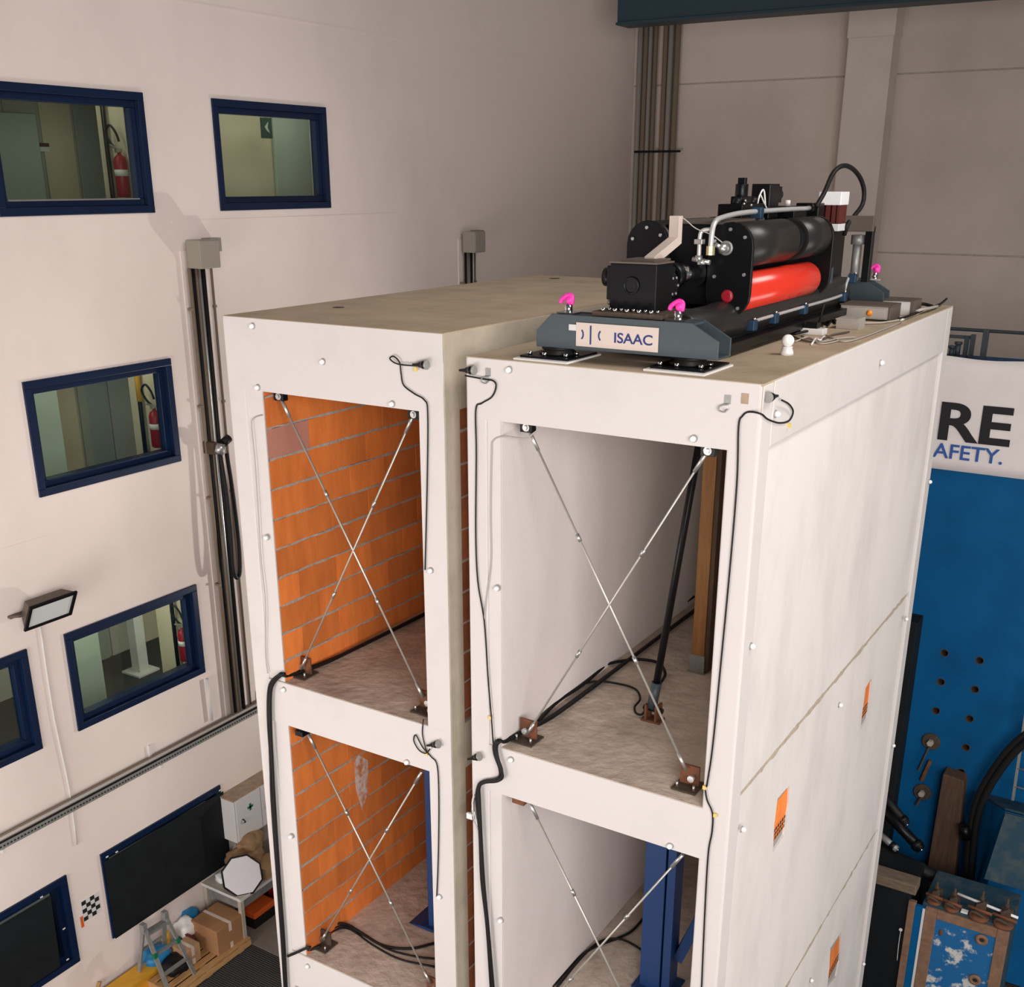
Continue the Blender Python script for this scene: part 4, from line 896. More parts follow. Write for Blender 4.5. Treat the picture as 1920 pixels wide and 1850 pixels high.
for k, (pts, m, rad, lab) in enumerate((
    ([(1.353, 2.916, 0.012), (1.283, 3.290, 0.030), (1.297, 3.538, 0.040), (1.481, 2.865, 0.060), (1.574, 2.503, 0.050)], 'white_plastic', 0.008, 'pale wire arching up left of the data unit'),
    ([(1.673, 2.212, 0.012), (1.904, 1.989, 0.012), (1.969, 2.247, 0.012), (2.053, 2.373, 0.012)], 'grey_plastic', 0.007, 'grey wire lying on the roof below the data unit'),
    ([(1.441, 2.460, 0.012), (1.727, 2.022, 0.012), (1.869, 1.967, 0.012), (1.859, 2.404, 0.012), (1.916, 2.676, 0.012)], 'brown_plate', 0.008, 'brown wire lying on the roof beside the data unit'),
    ([(1.884, 1.820, 0.010), (1.831, 2.087, 0.020), (1.882, 2.019, 0.015), (1.829, 2.309, 0.012)], 'marker_white', 0.008, 'short white wire ends on the roof near the target'),
    ([(1.513, 3.242, 0.012), (1.685, 2.856, 0.030), (1.555, 3.409, 0.012), (1.653, 3.193, 0.012)], 'black_rubber', 0.008, 'black kinked wire left of the small grey box'),
    ([(1.424, 2.615, 0.012), (1.413, 3.043, 0.012), (1.426, 3.521, 0.012), (1.480, 3.854, 0.012)], 'white_plastic', 0.007, 'white wire running from the machine to the instrument case'),
    ([(1.858, 3.321, 0.012), (1.993, 3.496, 0.012), (2.069, 3.922, 0.012), (2.067, 4.753, 0.012)], 'tabletop', 0.009, 'beige wire along the roof edge beside the case'),
    ([(2.070, 3.730, 0.012), (2.064, 4.234, 0.020), (2.067, 4.865, 0.012), (2.071, 5.366, 0.030)], 'white_plastic', 0.010, 'white cable running to the far roof corner'),
    ([(2.047, 3.727, 0.020), (2.087, 3.938, 0.030), (2.062, 4.660, 0.020), (2.090, 5.135, 0.030), (2.075, 5.502, 0.050)], 'black_rubber', 0.011, 'black cable running to the far roof corner'),
    ([(1.866, 4.762, 0.020), (1.975, 4.595, 0.060), (2.002, 4.845, 0.050), (2.052, 4.993, 0.020)], 'black_rubber', 0.016, 'black coiled lead behind the instrument cases'),
    ([(2.031, 4.318, 0.020), (2.097, 4.343, 0.050), (2.115, 4.632, 0.040), (2.096, 5.020, 0.020)], 'grey_plastic', 0.014, 'grey coiled lead behind the instrument cases'),
    ([(1.323, 2.722, 0.012), (1.552, 2.290, 0.012), (1.655, 2.341, 0.030), (1.644, 2.752, 0.012)], 'black_rubber', 0.010, 'black lead plugged into the data unit from the left'),
    ([(1.599, 2.894, 0.012), (1.492, 3.382, 0.020), (1.477, 3.665, 0.020), (1.567, 3.608, 0.012)], 'white_plastic', 0.007, 'white kinked wire between data unit and instrument case'),
    ([(1.812, 2.393, 0.010), (2.037, 2.089, 0.010), (2.095, 2.343, 0.010), (2.105, 2.894, 0.010), (2.105, 3.586, 0.010)], 'grey_plastic', 0.006, 'long grey wire lying nearest the roof edge'),
    ([(1.734, 1.901, 0.010), (1.759, 2.116, 0.020), (1.936, 1.886, 0.010), (2.002, 2.139, 0.010)], 'tabletop', 0.006, 'beige curled wire behind the ball-topped target'))):
    obj('loose_wire', MB().tube(pts, rad, 7, 5), m, label=lab, cat='wire', group='loose wires on the roof')

# ---------------------------------------------------------------- round survey markers
mk = mesh_of('marker', MB().lathe([(0.026, 0), (0.026, 0.006)], (0, 0, 0), (0, 0, 1), 16), Vector((0, 0, 0))); mk.materials.append(M['marker_grey'])
mk2 = mesh_of('marker_ball', MB().sphere((0, 0, 0.016), 0.021, 14, 8), Vector((0, 0, 0))); mk2.materials.append(M['marker_white'])
def marker(p, face, label):
    t = thing('survey_marker', p, label, 'marker', 'white ball survey markers')
    rot = {'f': (math.pi / 2, 0, 0), 's': (0, math.pi / 2, 0)}[face]
    inst('washer', mk, p, t, rot); inst('ball', mk2, p, t, rot)
for (p, lab) in (
    ((-2.024, 0.000, 0.080), 'white marker near the top left corner of the left specimen beam'), ((-1.316, 0.000, -0.142), 'white marker in the middle of the left specimen top beam'),
    ((-2.019, 0.000, -0.402), 'white marker at the top left corner of the upper brick opening'), ((-0.662, -0.000, -0.400), 'white marker above the right end of the upper brick opening'),
    ((-2.052, 0.000, -1.667), 'white marker halfway up the left column of the left specimen'), ((-0.350, 0.000, -1.650), 'white marker halfway up the right column of the left specimen'),
    ((-1.993, 0.000, -3.065), 'marker on the middle beam of the left specimen, left end'), ((-0.646, 0.000, -3.397), 'marker under the middle beam of the left specimen, right end'),
    ((-2.045, -0.000, -4.589), 'marker on the left column beside the lower brick opening'), ((-0.347, -0.000, -4.616), 'marker on the right column beside the lower brick opening'),
    ((-1.962, 0.000, -6.030), 'marker on the lowest visible beam of the left specimen'),
    ((0.362, 0.000, -0.064), 'white marker on the top beam of the right specimen below the machine'), ((1.743, 0.000, -0.382), 'white marker above the right end of the upper right opening'),
    ((0.257, 0.000, -1.677), 'white marker on the left column of the right specimen, upper storey'), ((0.378, 0.000, -3.074), 'marker on the middle beam of the right specimen, left end'),
    ((0.279, 0.000, -4.611), 'marker on the left column of the right specimen, lower storey'), ((1.743, 0.000, -3.387), 'marker on the lower edge of the middle beam of the right specimen')):
    marker((p[0], 0.0, p[2]), 'f', lab)
for (p, lab) in (
    ((2.174, 2.732, -0.221), 'white marker on the side beam high on the right facade'), ((2.174, 0.248, -0.222), 'white marker beside the black sensor on the right facade corner'),
    ((2.174, 0.140, -1.764), 'marker on the front edge of the right facade, upper storey'), ((2.144, 2.780, -3.300), 'marker on the right facade beside the rear cut-out'),
    ((2.174, 0.265, -3.246), 'marker on the front edge of the right facade below the joint'), ((2.144, 2.877, -6.423), 'marker low on the right facade left of the lowest cut-out'),
    ((2.174, 5.304, -1.773), 'white marker on the far edge of the right facade, upper storey'), ((2.174, 5.036, -3.214), 'white marker on the far edge of the right facade at the joint'),
    ((2.174, 5.252, -4.823), 'white marker on the far edge of the right facade, lower storey'), ((2.174, 5.211, -7.795), 'white marker on the far edge of the right facade near the bottom')):
    marker(p, 's', lab)

# ---------------------------------------------------------------- accelerometers with their cables
def sensor(p, d, label, up=0.0):
    """black cone-shaped accelerometer on a small plate, its plug pointing along d"""
    p = Vector(p); d = Vector(d).normalized()
    t = thing('accelerometer', p, label, 'sensor', 'black accelerometers on the specimens')
    obj('mount', MB().cyl(p - d * 0.004, p + d * 0.008, 0.034, 16), 'galvanised', t)
    obj('body', MB().lathe([(0.029, 0.008), (0.029, 0.035), (0.022, 0.042), (0.022, 0.06), (0.013, 0.08), (0.008, 0.125)], p, d, 14), 'black_steel', t)
    obj('cable_ring', MB().lathe([(0.025, 0.036), (0.025, 0.041)], p, d, 14), 'galvanised', t)
    return t
sensor((-0.313, -0.035, -0.081), (-1, 0, -0.06), 'black accelerometer on the top beam of the left specimen')
sensor((0.094, -0.035, -0.085), (-1, 0, -0.08), 'black accelerometer at the left end of the right specimen top beam')
sensor((2.195, 0.031, -0.083), (0.15, 1, -0.05), 'black accelerometer on the right facade below the roof corner')
sensor((-0.296, -0.035, -3.117), (-0.9, 0, -0.35), 'black accelerometer on the middle beam of the left specimen')
sensor((0.102, -0.035, -3.114), (-0.9, 0, -0.45), 'black accelerometer on the left column of the right specimen at the middle beam')
for (p, lab) in (((0.181, -0.005, -0.122), 'bent steel clip at the left end of the right specimen top beam'), ((1.943, -0.005, -0.141), 'bent steel clip at the right end of the right specimen top beam')):
    x, y, z = p
    t = thing('steel_clip', (x, 0, z - 0.05), lab, 'clip')
    obj('plate', MB().box(x - 0.012, x + 0.028, -0.006, 0, z, z + 0.055), 'galvanised', t)
    obj('hook', MB().tube([(x + 0.02, -0.01, z), (x - 0.03, -0.02, z - 0.012), (x - 0.035, -0.02, z - 0.04), (x + 0.0, -0.02, z - 0.048), (x + 0.018, -0.01, z - 0.03)], 0.005, 6), 'galvanised', t)
obj('stain_plate', MB().box((2.037, 0.000, -0.090)[0], (2.085, 0.000, -0.085)[0], -0.003, 0, (2.064, 0.000, -0.130)[2], (2.059, 0.000, -0.065)[2]), 'plywood_edge', label='small brownish paper label near the roof corner of the right specimen', cat='label')
def cable(pts, r, label, m='black_rubber', name='sensor_cable', sub=6, cat='cable', group='thin sensor cables on the front faces', ties=()):
    o = obj(name, MB().tube(pts, r, 7, sub), m, label=label, cat=cat, group=group)
    for p in ties:
        obj('cable_tie', MB().box(p[0] - 0.012, p[0] + 0.012, p[1] - 0.008, p[1] + 0.004, p[2] - 0.014, p[2] + 0.014), 'tie_yellow', o)
    return o
cable([(-0.394, -0.035, -0.095), (-0.532, -0.030, -0.099), (-0.612, -0.020, -0.092), (-0.655, -0.020, -0.064), (-0.620, -0.020, -0.046), (-0.568, -0.020, -0.084), (-0.563, -0.012, -0.166), (-0.543, -0.012, -0.249), (-0.448, -0.012, -0.303), (-0.358, -0.012, -0.341), (-0.332, -0.012, -0.435), (-0.353, -0.012, -0.937), (-0.397, -0.012, -1.651)], 0.0055,
      'thin black cable looping from the sensor and down the right column of the left specimen', ties=((-0.421, -0.020, -0.122),))
cable([(-2.001, 0.005, -0.625), (-2.074, -0.008, -0.652), (-2.112, -0.012, -0.708), (-2.108, -0.012, -0.996), (-2.117, -0.012, -1.407), (-2.131, -0.012, -1.881), (-2.122, -0.012, -2.269), (-2.170, -0.012, -2.731), (-2.167, -0.012, -2.947)], 0.005, 'thin grey cable down the left column of the left specimen', 'grey_plastic')
cable([(0.014, -0.030, -0.129), (0.152, -0.015, -0.142), (0.238, -0.012, -0.149), (0.260, -0.012, -0.188), (0.224, -0.012, -0.262), (0.139, -0.012, -0.315), (0.089, -0.012, -0.365), (0.089, -0.012, -0.680), (0.076, -0.012, -1.282), (0.090, -0.012, -1.654), (0.144, -0.012, -1.964), (0.174, -0.012, -2.421), (0.200, -0.012, -2.732), (0.218, -0.012, -2.983)], 0.006,
      'thin black cable down the left column of the right specimen from the sensor', ties=((0.189, -0.010, -2.759),))
cable([(0.606, 0.060, -0.432), (0.527, 0.050, -0.495), (0.474, 0.030, -0.535), (0.314, 0.005, -0.533), (0.227, 0.000, -0.573), (0.213, 0.000, -0.667), (0.201, 0.000, -1.102), (0.202, 0.000, -1.469), (0.161, -0.005, -1.770), (0.143, -0.010, -1.944)], 0.0055, 'thin grey cable from the lug, joining the black cable on the right specimen column', 'grey_plastic')
cable([(2.210, 0.251, -0.132), (2.200, 0.436, -0.189), (2.190, 0.558, -0.258), (2.180, 0.527, -0.310), (2.180, 0.338, -0.294), (2.180, 0.108, -0.231), (2.172, -0.012, (2.147, 0.000, -0.177)[2]), (2.096, -0.012, -0.174), (2.057, -0.012, -0.204), (2.038, -0.012, -0.272), (2.053, -0.012, -0.608), (2.049, -0.012, -1.138), (2.033, -0.012, -1.853), (2.016, -0.012, -2.497), (1.993, -0.012, -2.817)], 0.006,
      'thin black cable from the corner sensor down the right column of the right specimen', ties=((2.185, 0.520, -0.340),))
cable([(1.982, -0.012, -2.833), (2.004, -0.012, -2.921), (2.050, -0.012, -3.013), (2.056, -0.012, -3.163), (2.040, -0.012, -3.345), (2.045, -0.012, -3.796), (2.064, -0.012, -4.550)], 0.006, 'thin black cable on the right column below the middle beam of the right specimen', ties=((2.070, -0.010, -3.021), (1.977, -0.010, -2.827)))
cable([(-0.387, -0.030, -3.189), (-0.440, -0.020, -3.248), (-0.513, -0.015, -3.237), (-0.560, -0.015, -3.166), (-0.536, -0.015, -3.110), (-0.476, -0.012, -3.203), (-0.392, -0.012, -3.267), (-0.330, -0.012, -3.338), (-0.323, -0.012, -3.656), (-0.343, -0.012, -4.179), (-0.372, -0.012, -4.618)], 0.0055, 'thin black cable looping on the middle beam of the left specimen', ties=((-0.435, -0.012, -3.255),))
cable([(-0.460, -0.008, -2.947), (-0.472, -0.012, -3.079), (-0.444, -0.012, -3.204), (-0.419, -0.012, -3.255)], 0.005, 'short thin black cable dropping over the middle beam of the left specimen')
# heavy cable bundles
def bundle(pts, r, n, label, name='cable_bundle', spread=0.012):
    p0 = Vector(pts[0])
    t = thing(name, pts[-1], label, 'cables')
    for k in range(n):
        o_ = Vector((random.uniform(-1, 1) * spread, -abs(random.uniform(0, 1)) * spread * 0.8, 0))
        obj('strand', MB().tube([Vector(p) + o_ + Vector((random.uniform(-1, 1), random.uniform(-1, 0), random.uniform(0, 1))) * spread * 0.35 for p in pts], r, 7, 5), 'black_rubber', t)
    return t
bundle([(-1.86, 3.2, -2.96), (-1.88, 2.0, -2.97), (-1.90, 1.0, -2.97), (-1.93, 0.45, -2.97), (-2.02, 0.08, -2.965), (-1.967, -0.030, -2.892), (-2.073, -0.035, -2.988), (-2.142, -0.030, -3.122), (-2.171, -0.030, -3.405), (-2.191, -0.030, -3.790), (-2.210, -0.030, -4.243), (-2.231, -0.030, -5.068), (-2.241, -0.030, -5.810), (-2.267, -0.030, -6.530)], 0.014, 4,
       'thick black cable bundle running down the left column of the left specimen', spread=0.018)
bundle([(-0.9, 2.5, -2.96), (-1.2, 2.6, -2.96), (-1.5, 2.55, -2.9), (-1.7, 2.6, -2.95), (-1.85, 2.7, -2.96)], 0.02, 4, 'black cable tangle at the back of the upper left room', spread=0.05)
bundle([(0.42, 3.7, -2.97), (0.40, 2.2, -2.975), (0.39, 1.2, -2.975), (0.38, 0.6, -2.97), (0.34, 0.30, -2.96), (0.29, 0.06, -2.965), (0.291, -0.025, -2.924), (0.255, -0.030, -2.969), (0.264, -0.030, -3.055), (0.303, -0.030, -3.162), (0.308, -0.030, -3.231), (0.253, -0.030, -3.286), (0.137, -0.030, -3.336), (0.095, -0.030, -3.393), (0.088, -0.030, -3.517), (0.106, -0.030, -3.809), (0.127, -0.030, -4.261), (0.170, -0.030, -4.720), (0.219, -0.030, -5.415)], 0.012, 4,
       'black cable bundle kinking over the middle beam of the right specimen', spread=0.014)
t = thing('cable_coil', (0.056, -0.030, -3.626), 'messy coil of thin grey wires tied to the left column of the right specimen', 'cables')
for k in range(6):
    obj('strand', MB().tube([(0.085, -0.030, -3.410), Vector((0.037, -0.030, -3.533)) + Vector((random.uniform(-0.015, 0.015), 0, 0)), Vector((0.034, -0.030, -3.683)) + Vector((random.uniform(-0.02, 0.02), 0, 0.0)), Vector((0.075, -0.030, -3.779)) + Vector((random.uniform(-0.01, 0.01), 0, 0)), (0.106, -0.030, -3.809)], 0.004, 6, 5), ['grey_plastic', 'white_plastic', 'black_rubber'][k % 3], t)
obj('tag', MB().box((-0.029, -0.030, -3.703)[0], (0.024, -0.030, -3.686)[0], -0.04, -0.02, (-0.008, -0.030, -3.716)[2], (-0.007, -0.030, -3.666)[2]), 'white_plastic', t)
cable([(0.236, 0.831, -2.970), (0.250, 1.174, -2.975), (0.335, 1.407, -2.975), (0.504, 1.487, -2.975), (0.716, 1.477, -2.975), (0.848, 1.309, -2.970), (0.873, 1.156, -2.975), (0.941, 1.046, -2.970), (1.007, 1.028, -2.950), (1.044, 1.021, -2.850)], 0.010, 'black cable curving across the upper floor of the right specimen to the prop', name='floor_cable', group='cables on the specimen floors')
cable([(0.229, 1.707, -2.970), (0.334, 1.926, -2.975), (0.479, 2.074, -2.975), (0.660, 2.087, -2.975), (0.804, 1.913, -2.975), (0.856, 1.720, -2.970), (0.882, 1.531, -2.950)], 0.014, 'thick black cable behind the slanted prop on the upper right floor', name='floor_cable', group='cables on the specimen floors')
cable([(0.321, 0.511, -2.970), (0.278, 0.893, -2.970), (0.297, 1.280, -2.970), (0.270, 1.732, -2.970), (0.191, 2.265, -2.970), (0.233, 3.070, -2.960), (0.280, 3.761, -2.930)], 0.018, 'thick black cable along the plastered wall of the upper right floor', name='floor_cable', group='cables on the specimen floors')
cable([(-2.071, 0.293, -5.900), (-2.041, 0.439, -5.860), (-1.914, 0.534, -5.870), (-1.711, 0.537, -5.900), (-1.425, 0.514, -5.915), (-1.177, 0.621, -5.915), (-1.025, 0.812, -5.915)], 0.014, 'upper of the black cables crossing the lower left floor', name='floor_cable', group='cables on the specimen floors')
cable([(-2.051, 0.286, -5.900), (-1.952, 0.496, -5.880), (-1.710, 0.534, -5.910), (-1.345, 0.497, -5.915), (-1.061, 0.551, -5.915), (-0.888, 0.622, -5.915)], 0.010, 'middle black cable crossing the lower left floor', name='floor_cable', group='cables on the specimen floors')
cable([(-2.023, 0.293, -5.900), (-1.902, 0.518, -5.900), (-1.519, 0.465, -5.915), (-1.169, 0.437, -5.915), (-0.820, 0.526, -5.915)], 0.010, 'lowest black cable crossing the lower left floor', name='floor_cable', group='cables on the specimen floors')
cable([(-1.93, 0.16, -5.89), (-2.0, 0.06, -5.90), (-1.909, -0.020, -5.774), (-2.105, -0.030, -5.924), (-2.196, -0.030, -5.994)], 0.014, 'black cable running from the lower left floor to the bundle on the column', name='floor_cable', group='cables on the specimen floors')
cable([(0.282, 0.869, -5.910), (0.289, 1.321, -5.910), (0.348, 1.593, -5.910), (0.485, 1.843, -5.910), (0.554, 2.065, -5.910), (0.547, 2.583, -5.910)], 0.014, 'black cable along the wall of the lower right floor', name='floor_cable', group='cables on the specimen floors')
cable([(0.324, 0.895, -5.910), (0.320, 1.371, -5.900), (0.360, 1.682, -5.900), (0.498, 1.817, -5.900), (0.671, 1.823, -5.910), (0.846, 1.761, -5.910)], 0.012, 'black cable arching toward the blue column on the lower right floor', name='floor_cable', group='cables on the specimen floors')
# ================================================================ reaction wall and banner on the right
RY = 8.3
rw = obj('reaction_wall', MB().box(-1.2, 4.6, RY, RY + 1.0, -9, -1.0), 'steel_blue', label='tall blue steel reaction wall with bolt holes behind the white building', cat='wall')
hp = [(2.099, 8.300, -4.823), (2.550, 8.300, -4.828), (2.106, 8.300, -5.250), (2.548, 8.300, -5.252), (2.099, 8.300, -5.688), (2.540, 8.300, -5.693), (2.551, 8.300, -6.130), (2.539, 8.300, -6.515)]
cut(rw, [MB().cyl((p[0], RY - 0.1, p[2]), (p[0], RY + 0.18, p[2]), 0.048, 20) for p in hp])
for p in hp:
    n = 20; mb = MB(); vs = []; fs = []
    for r_, y_ in ((0.047, RY + 0.17), (0.047, RY - 0.004), (0.056, RY - 0.004), (0.056, RY + 0.002)):
        vs += [(p[0] + r_ * math.cos(2 * math.pi * i / n), y_, p[2] + r_ * math.sin(2 * math.pi * i / n)) for i in range(n)]
    for k in range(3): fs += [(k * n + i, k * n + (i + 1) % n, (k + 1) * n + (i + 1) % n, (k + 1) * n + i) for i in range(n)]
    fs.append(list(range(n)))
    obj('hole_sleeve', MB().add(vs, fs), 'rust_dark', rw)
def wall_anchor(p, label, tail):
    x, _, z = p
    t = thing('wall_anchor', (x, RY - 0.03, z), label, 'anchor', 'round anchors bolted on the blue wall')
    obj('disc', MB().lathe([(0.125, 0), (0.125, 0.02), (0.11, 0.03)], (x, RY, z), (0, -1, 0), 24), 'rust_dark', t)
    obj('nut', MB().cyl((x, RY - 0.03, z), (x, RY - 0.09, z), 0.045, 6, smooth=False), 'grey_case', t)
    obj('tail', MB().bar((x - 0.01, RY - 0.05, z - 0.06), (x + tail[0], RY - 0.08, z + tail[1]), 0.035, 0.02), 'rust_dark', t)
wall_anchor((2.095, 8.270, -6.162), 'upper round rusty anchor with a long tail on the blue wall', (-0.10, -0.45))
wall_anchor((2.080, 8.270, -6.972), 'lower round rusty anchor on the blue wall beside the timber', (-0.05, -0.2))
q = (2.098, 8.200, -6.582)
obj('shackle', MB().bar((q[0] + 0.03, 8.26, q[2] + 0.14), (q[0] - 0.03, 8.26, q[2] - 0.12), 0.07, 0.05).cyl((q[0] - 0.03, 8.26, q[2] - 0.12), (q[0] - 0.05, 8.26, q[2] - 0.2), 0.03, 10), 'rust', bevel=0.01, label='small rusty shackle hanging on the blue wall between the two anchors', cat='shackle')
obj('edge_post', MB().box(1.25, (1.769, 7.950, -5.530)[0], 7.95, 8.29, -8.6, (1.688, 7.950, -4.341)[2]), 'black_sheet', label='dark upright post at the left edge of the blue wall', cat='post', bevel=0.01)
# banner over the top of the wall
bz0, bz1 = (2.733, 8.240, -2.316)[2], (2.096, 8.240, -0.893)[2]
mb = MB(); n = 48; m_ = 10; vs = []; fs = []
for j in range(m_ + 1):
    for i in range(n + 1):
        x = -1.2 + 5.6 * i / n; zz = bz0 + (bz1 - bz0) * j / m_
        sag = 0.015 * math.sin(x * 5.2) * (j / m_) ** 3
        vs.append((x, 8.25 + 0.010 * math.sin(x * 4.0 + j * 0.5) * (j / m_), zz + sag))
for j in range(m_):
    for i in range(n):
        a = j * (n + 1) + i; fs.append((a, a + 1, a + n + 2, a + n + 1))
bn_ = obj('banner', mb.add(vs, fs, True), 'banner_cloth', label='white printed banner with large black and small blue lettering above the blue wall', cat='banner')
sm_ = bn_.modifiers.new('thickness', 'SOLIDIFY'); sm_.thickness = 0.006
e1 = (2.509, 8.230, -1.918)
text('lettering', 'EUCENTRE', 0.66, 'banner_black', bn_, (e1[0], 8.232, e1[2]), (math.pi / 2, 0, 0), bold=0.016, depth=0.002, align='RIGHT', sx=1.24)
e1 = (2.464, 8.230, -2.160)
text('lettering', 'FOR YOUR SAFETY.', 0.262, 'banner_blue', bn_, (e1[0], 8.232, e1[2]), (math.pi / 2, 0, 0), bold=0.003, depth=0.002, align='RIGHT', sx=1.05)
# railing and gear behind the banner
t = thing('steel_railing', (2.4, 8.9, -1.0), 'dark steel railing standing on top of the blue wall', 'railing')
rz = (1.941, 8.900, -0.627)[2]
obj('top_rail', MB().cyl((0.8, 8.9, rz), (4.6, 8.9, rz), 0.022, 10), 'machine_grey', t)
for px in ((1.941, 8.900, -0.760), (2.628, 8.900, -0.712)):
    obj('post', MB().box(px[0] - 0.035, px[0] + 0.035, 8.87, 8.93, -1.0, rz + 0.02), 'machine_grey', t)
t = thing('scaffold_bay', (1.7, 9.1, -1.0), 'small grey scaffold bay behind the banner at the white building edge', 'scaffold')
rz = (1.593, 9.100, -0.738)[2]; a = (1.772, 9.100, -0.794)[0]
obj('top_bar', MB().box(0.9, a, 9.08, 9.13, rz - 0.03, rz + 0.01), 'machine_grey', t)
obj('post', MB().box(a - 0.11, a - 0.06, 9.05, 9.12, -1.0, rz), 'machine_grey', t); obj('post', MB().box(a - 0.04, a + 0.01, 9.05, 9.15, -1.0, rz + 0.03), 'machine_grey', t)
for px in ((1.533, 9.000, -0.882), (1.606, 9.000, -0.829)):
    obj('bolt_end', MB().cyl((px[0], 9.0, -1.0), (px[0], 9.0, px[2]), 0.035, 8).cyl((px[0], 9.0, px[2]), (px[0], 9.0, px[2] + 0.03), 0.05, 8), 'machine_grey', t)
# timber leaning on the wall, hose, ladder, blue buttress
t = obj('timber_beam', MB().prism([(2.33, -8.3), (2.72, -8.3), (2.64, -6.53), (2.60, -6.49), (2.35, -6.47)], 'y', 8.02, 8.28), 'wood_old', label='dark brown upright timber against the blue wall', cat='timber', bevel=0.015)
t = thing('hydraulic_hoses', (2.887, 7.900, -7.834), 'pair of thick black hydraulic hoses curving up in front of the blue wall', 'hoses')
for d in (0.0, 0.07):
    obj('hose', MB().tube([Vector(p) + Vector((d, -d * 0.5, -d * 0.4)) for p in ((3.480, 7.900, -5.294), (3.268, 7.900, -5.566), (3.087, 7.900, -5.882), (2.919, 7.900, -6.331), (2.837, 7.900, -6.708), (2.820, 7.900, -7.088), (2.842, 7.900, -7.505), (2.882, 7.900, -8.010))], 0.048, 10), 'black_rubber', t)
obj('hose_collar', MB().cyl((2.744, 7.850, -7.070), (2.797, 7.850, -7.255), 0.07, 12), 'black_steel', t)
t = thing('steel_ladder', (3.248, 7.900, -6.537), 'pale steel ladder at the right edge in front of the blue wall', 'ladder')
a = Vector((3.273, 7.900, -6.529)); b = Vector((3.234, 7.900, -4.831))
obj('stile', MB().bar(a, b, 0.035, 0.02), 'zinc', t); obj('stile', MB().bar(a + Vector((0.4, 0, 0)), b + Vector((0.4, 0, 0)), 0.035, 0.02), 'zinc', t)
for k in range(6):
    p = a + (b - a) * (0.12 + k * 0.16); obj('rung', MB().cyl(p, p + Vector((0.4, 0, 0)), 0.013, 8), 'zinc', t)
t = thing('steel_buttress', (3.3, 7.9, -9), 'weathered blue steel buttress at the foot of the reaction wall', 'buttress')
obj('block', MB().add([((3.142, 7.300, -7.391)[0], 7.3, -8.9), (4.4, 7.3, -8.9), (4.4, 8.29, -8.9), (2.80, 8.29, -8.9), (3.218, 7.700, -6.606), (4.4, 7.7, (3.218, 7.700, -6.606)[2]), (4.4, 8.29, (2.830, 8.290, -6.783)[2]), (2.830, 8.290, -6.783)],
     [(0, 3, 2, 1), (4, 5, 6, 7), (0, 1, 5, 4), (1, 2, 6, 5), (2, 3, 7, 6), (3, 0, 4, 7)]), ['steel_blue'], t, bevel=0.01)
obj('top_plate', MB().add([(3.217, 7.690, -6.585), (4.4, 7.69, (3.217, 7.690, -6.585)[2]), (4.4, 8.28, (2.815, 8.280, -6.765)[2]), (2.815, 8.280, -6.765), Vector((3.217, 7.690, -6.585)) + Vector((0, 0, 0.03)), (4.4, 7.69, (3.217, 7.690, -6.585)[2] + 0.03), (4.4, 8.28, (2.815, 8.280, -6.765)[2] + 0.03), Vector((2.815, 8.280, -6.765)) + Vector((0, 0, 0.03))],
     [(0, 3, 2, 1), (4, 5, 6, 7), (0, 1, 5, 4), (1, 2, 6, 5), (2, 3, 7, 6), (3, 0, 4, 7)]), 'weathered_shade_blue', t)
obj('sloping_face', MB().add([(3.234, 7.690, -6.612), (4.4, 7.69, (3.234, 7.690, -6.612)[2]), (4.4, 7.27, (3.155, 7.280, -7.415)[2]), (3.155, 7.280, -7.415), Vector((3.234, 7.690, -6.612)) + Vector((0, -.03, 0)), (4.4, 7.66, (3.234, 7.690, -6.612)[2]), (4.4, 7.24, (3.155, 7.280, -7.415)[2]), Vector((3.155, 7.280, -7.415)) + Vector((0, -.03, 0))],
     [(0, 3, 2, 1), (4, 5, 6, 7), (0, 1, 5, 4), (1, 2, 6, 5), (2, 3, 7, 6), (3, 0, 4, 7)]), 'weathered_shade_blue', t)
# blue steel box with rusty frame in front
FY = 6.2
x0, x1 = (2.602, 6.200, -7.420)[0], (3.636, 6.200, -7.407)[0]
bx = thing('steel_box', ((x0 + x1) / 2, FY + 0.4, -9), 'scuffed blue steel box with rusty frame and round bosses at the lower right corner', 'steel box')
zt = -7.36
obj('body', MB().box(x0, x1, FY + 0.03, FY + 0.85, -9, zt), 'weathered_shade_blue', bx, bevel=0.01)
obj('panel', MB().box(x0 + 0.17, x1 - 0.12, FY + 0.005, FY + 0.03, -9, zt - 0.14), 'scuffed_blue', bx)
obj('frame_bar', MB().box(x0 + 0.05, x0 + 0.19, FY - 0.012, FY + 0.03, -9, zt - 0.03), 'rust_frame', bx, bevel=0.006)
obj('frame_bar', MB().box(x1 - 0.14, x1, FY - 0.012, FY + 0.03, -9, zt - 0.03), 'rust_frame', bx, bevel=0.006)
obj('frame_bar', MB().box(x0 + 0.19, x1 - 0.14, FY - 0.010, FY + 0.03, zt - 0.16, zt - 0.03), 'rust_frame', bx, bevel=0.006)
obj('edge_strip', MB().box(x0 - 0.07, x0 + 0.05, FY - 0.02, FY + 0.03, -9, zt - 0.05), 'steel_blue', bx)
obj('white_seam', MB().box(x0 + 0.02, x0 + 0.05, FY - 0.026, FY - 0.018, -9, zt - 0.06), 'white_enamel', bx)
obj('side_rail', MB().box(x0 - 0.16, x0 - 0.07, FY - 0.02, FY + 0.05, -9, zt - 0.02), 'rust_frame', bx, bevel=0.006)
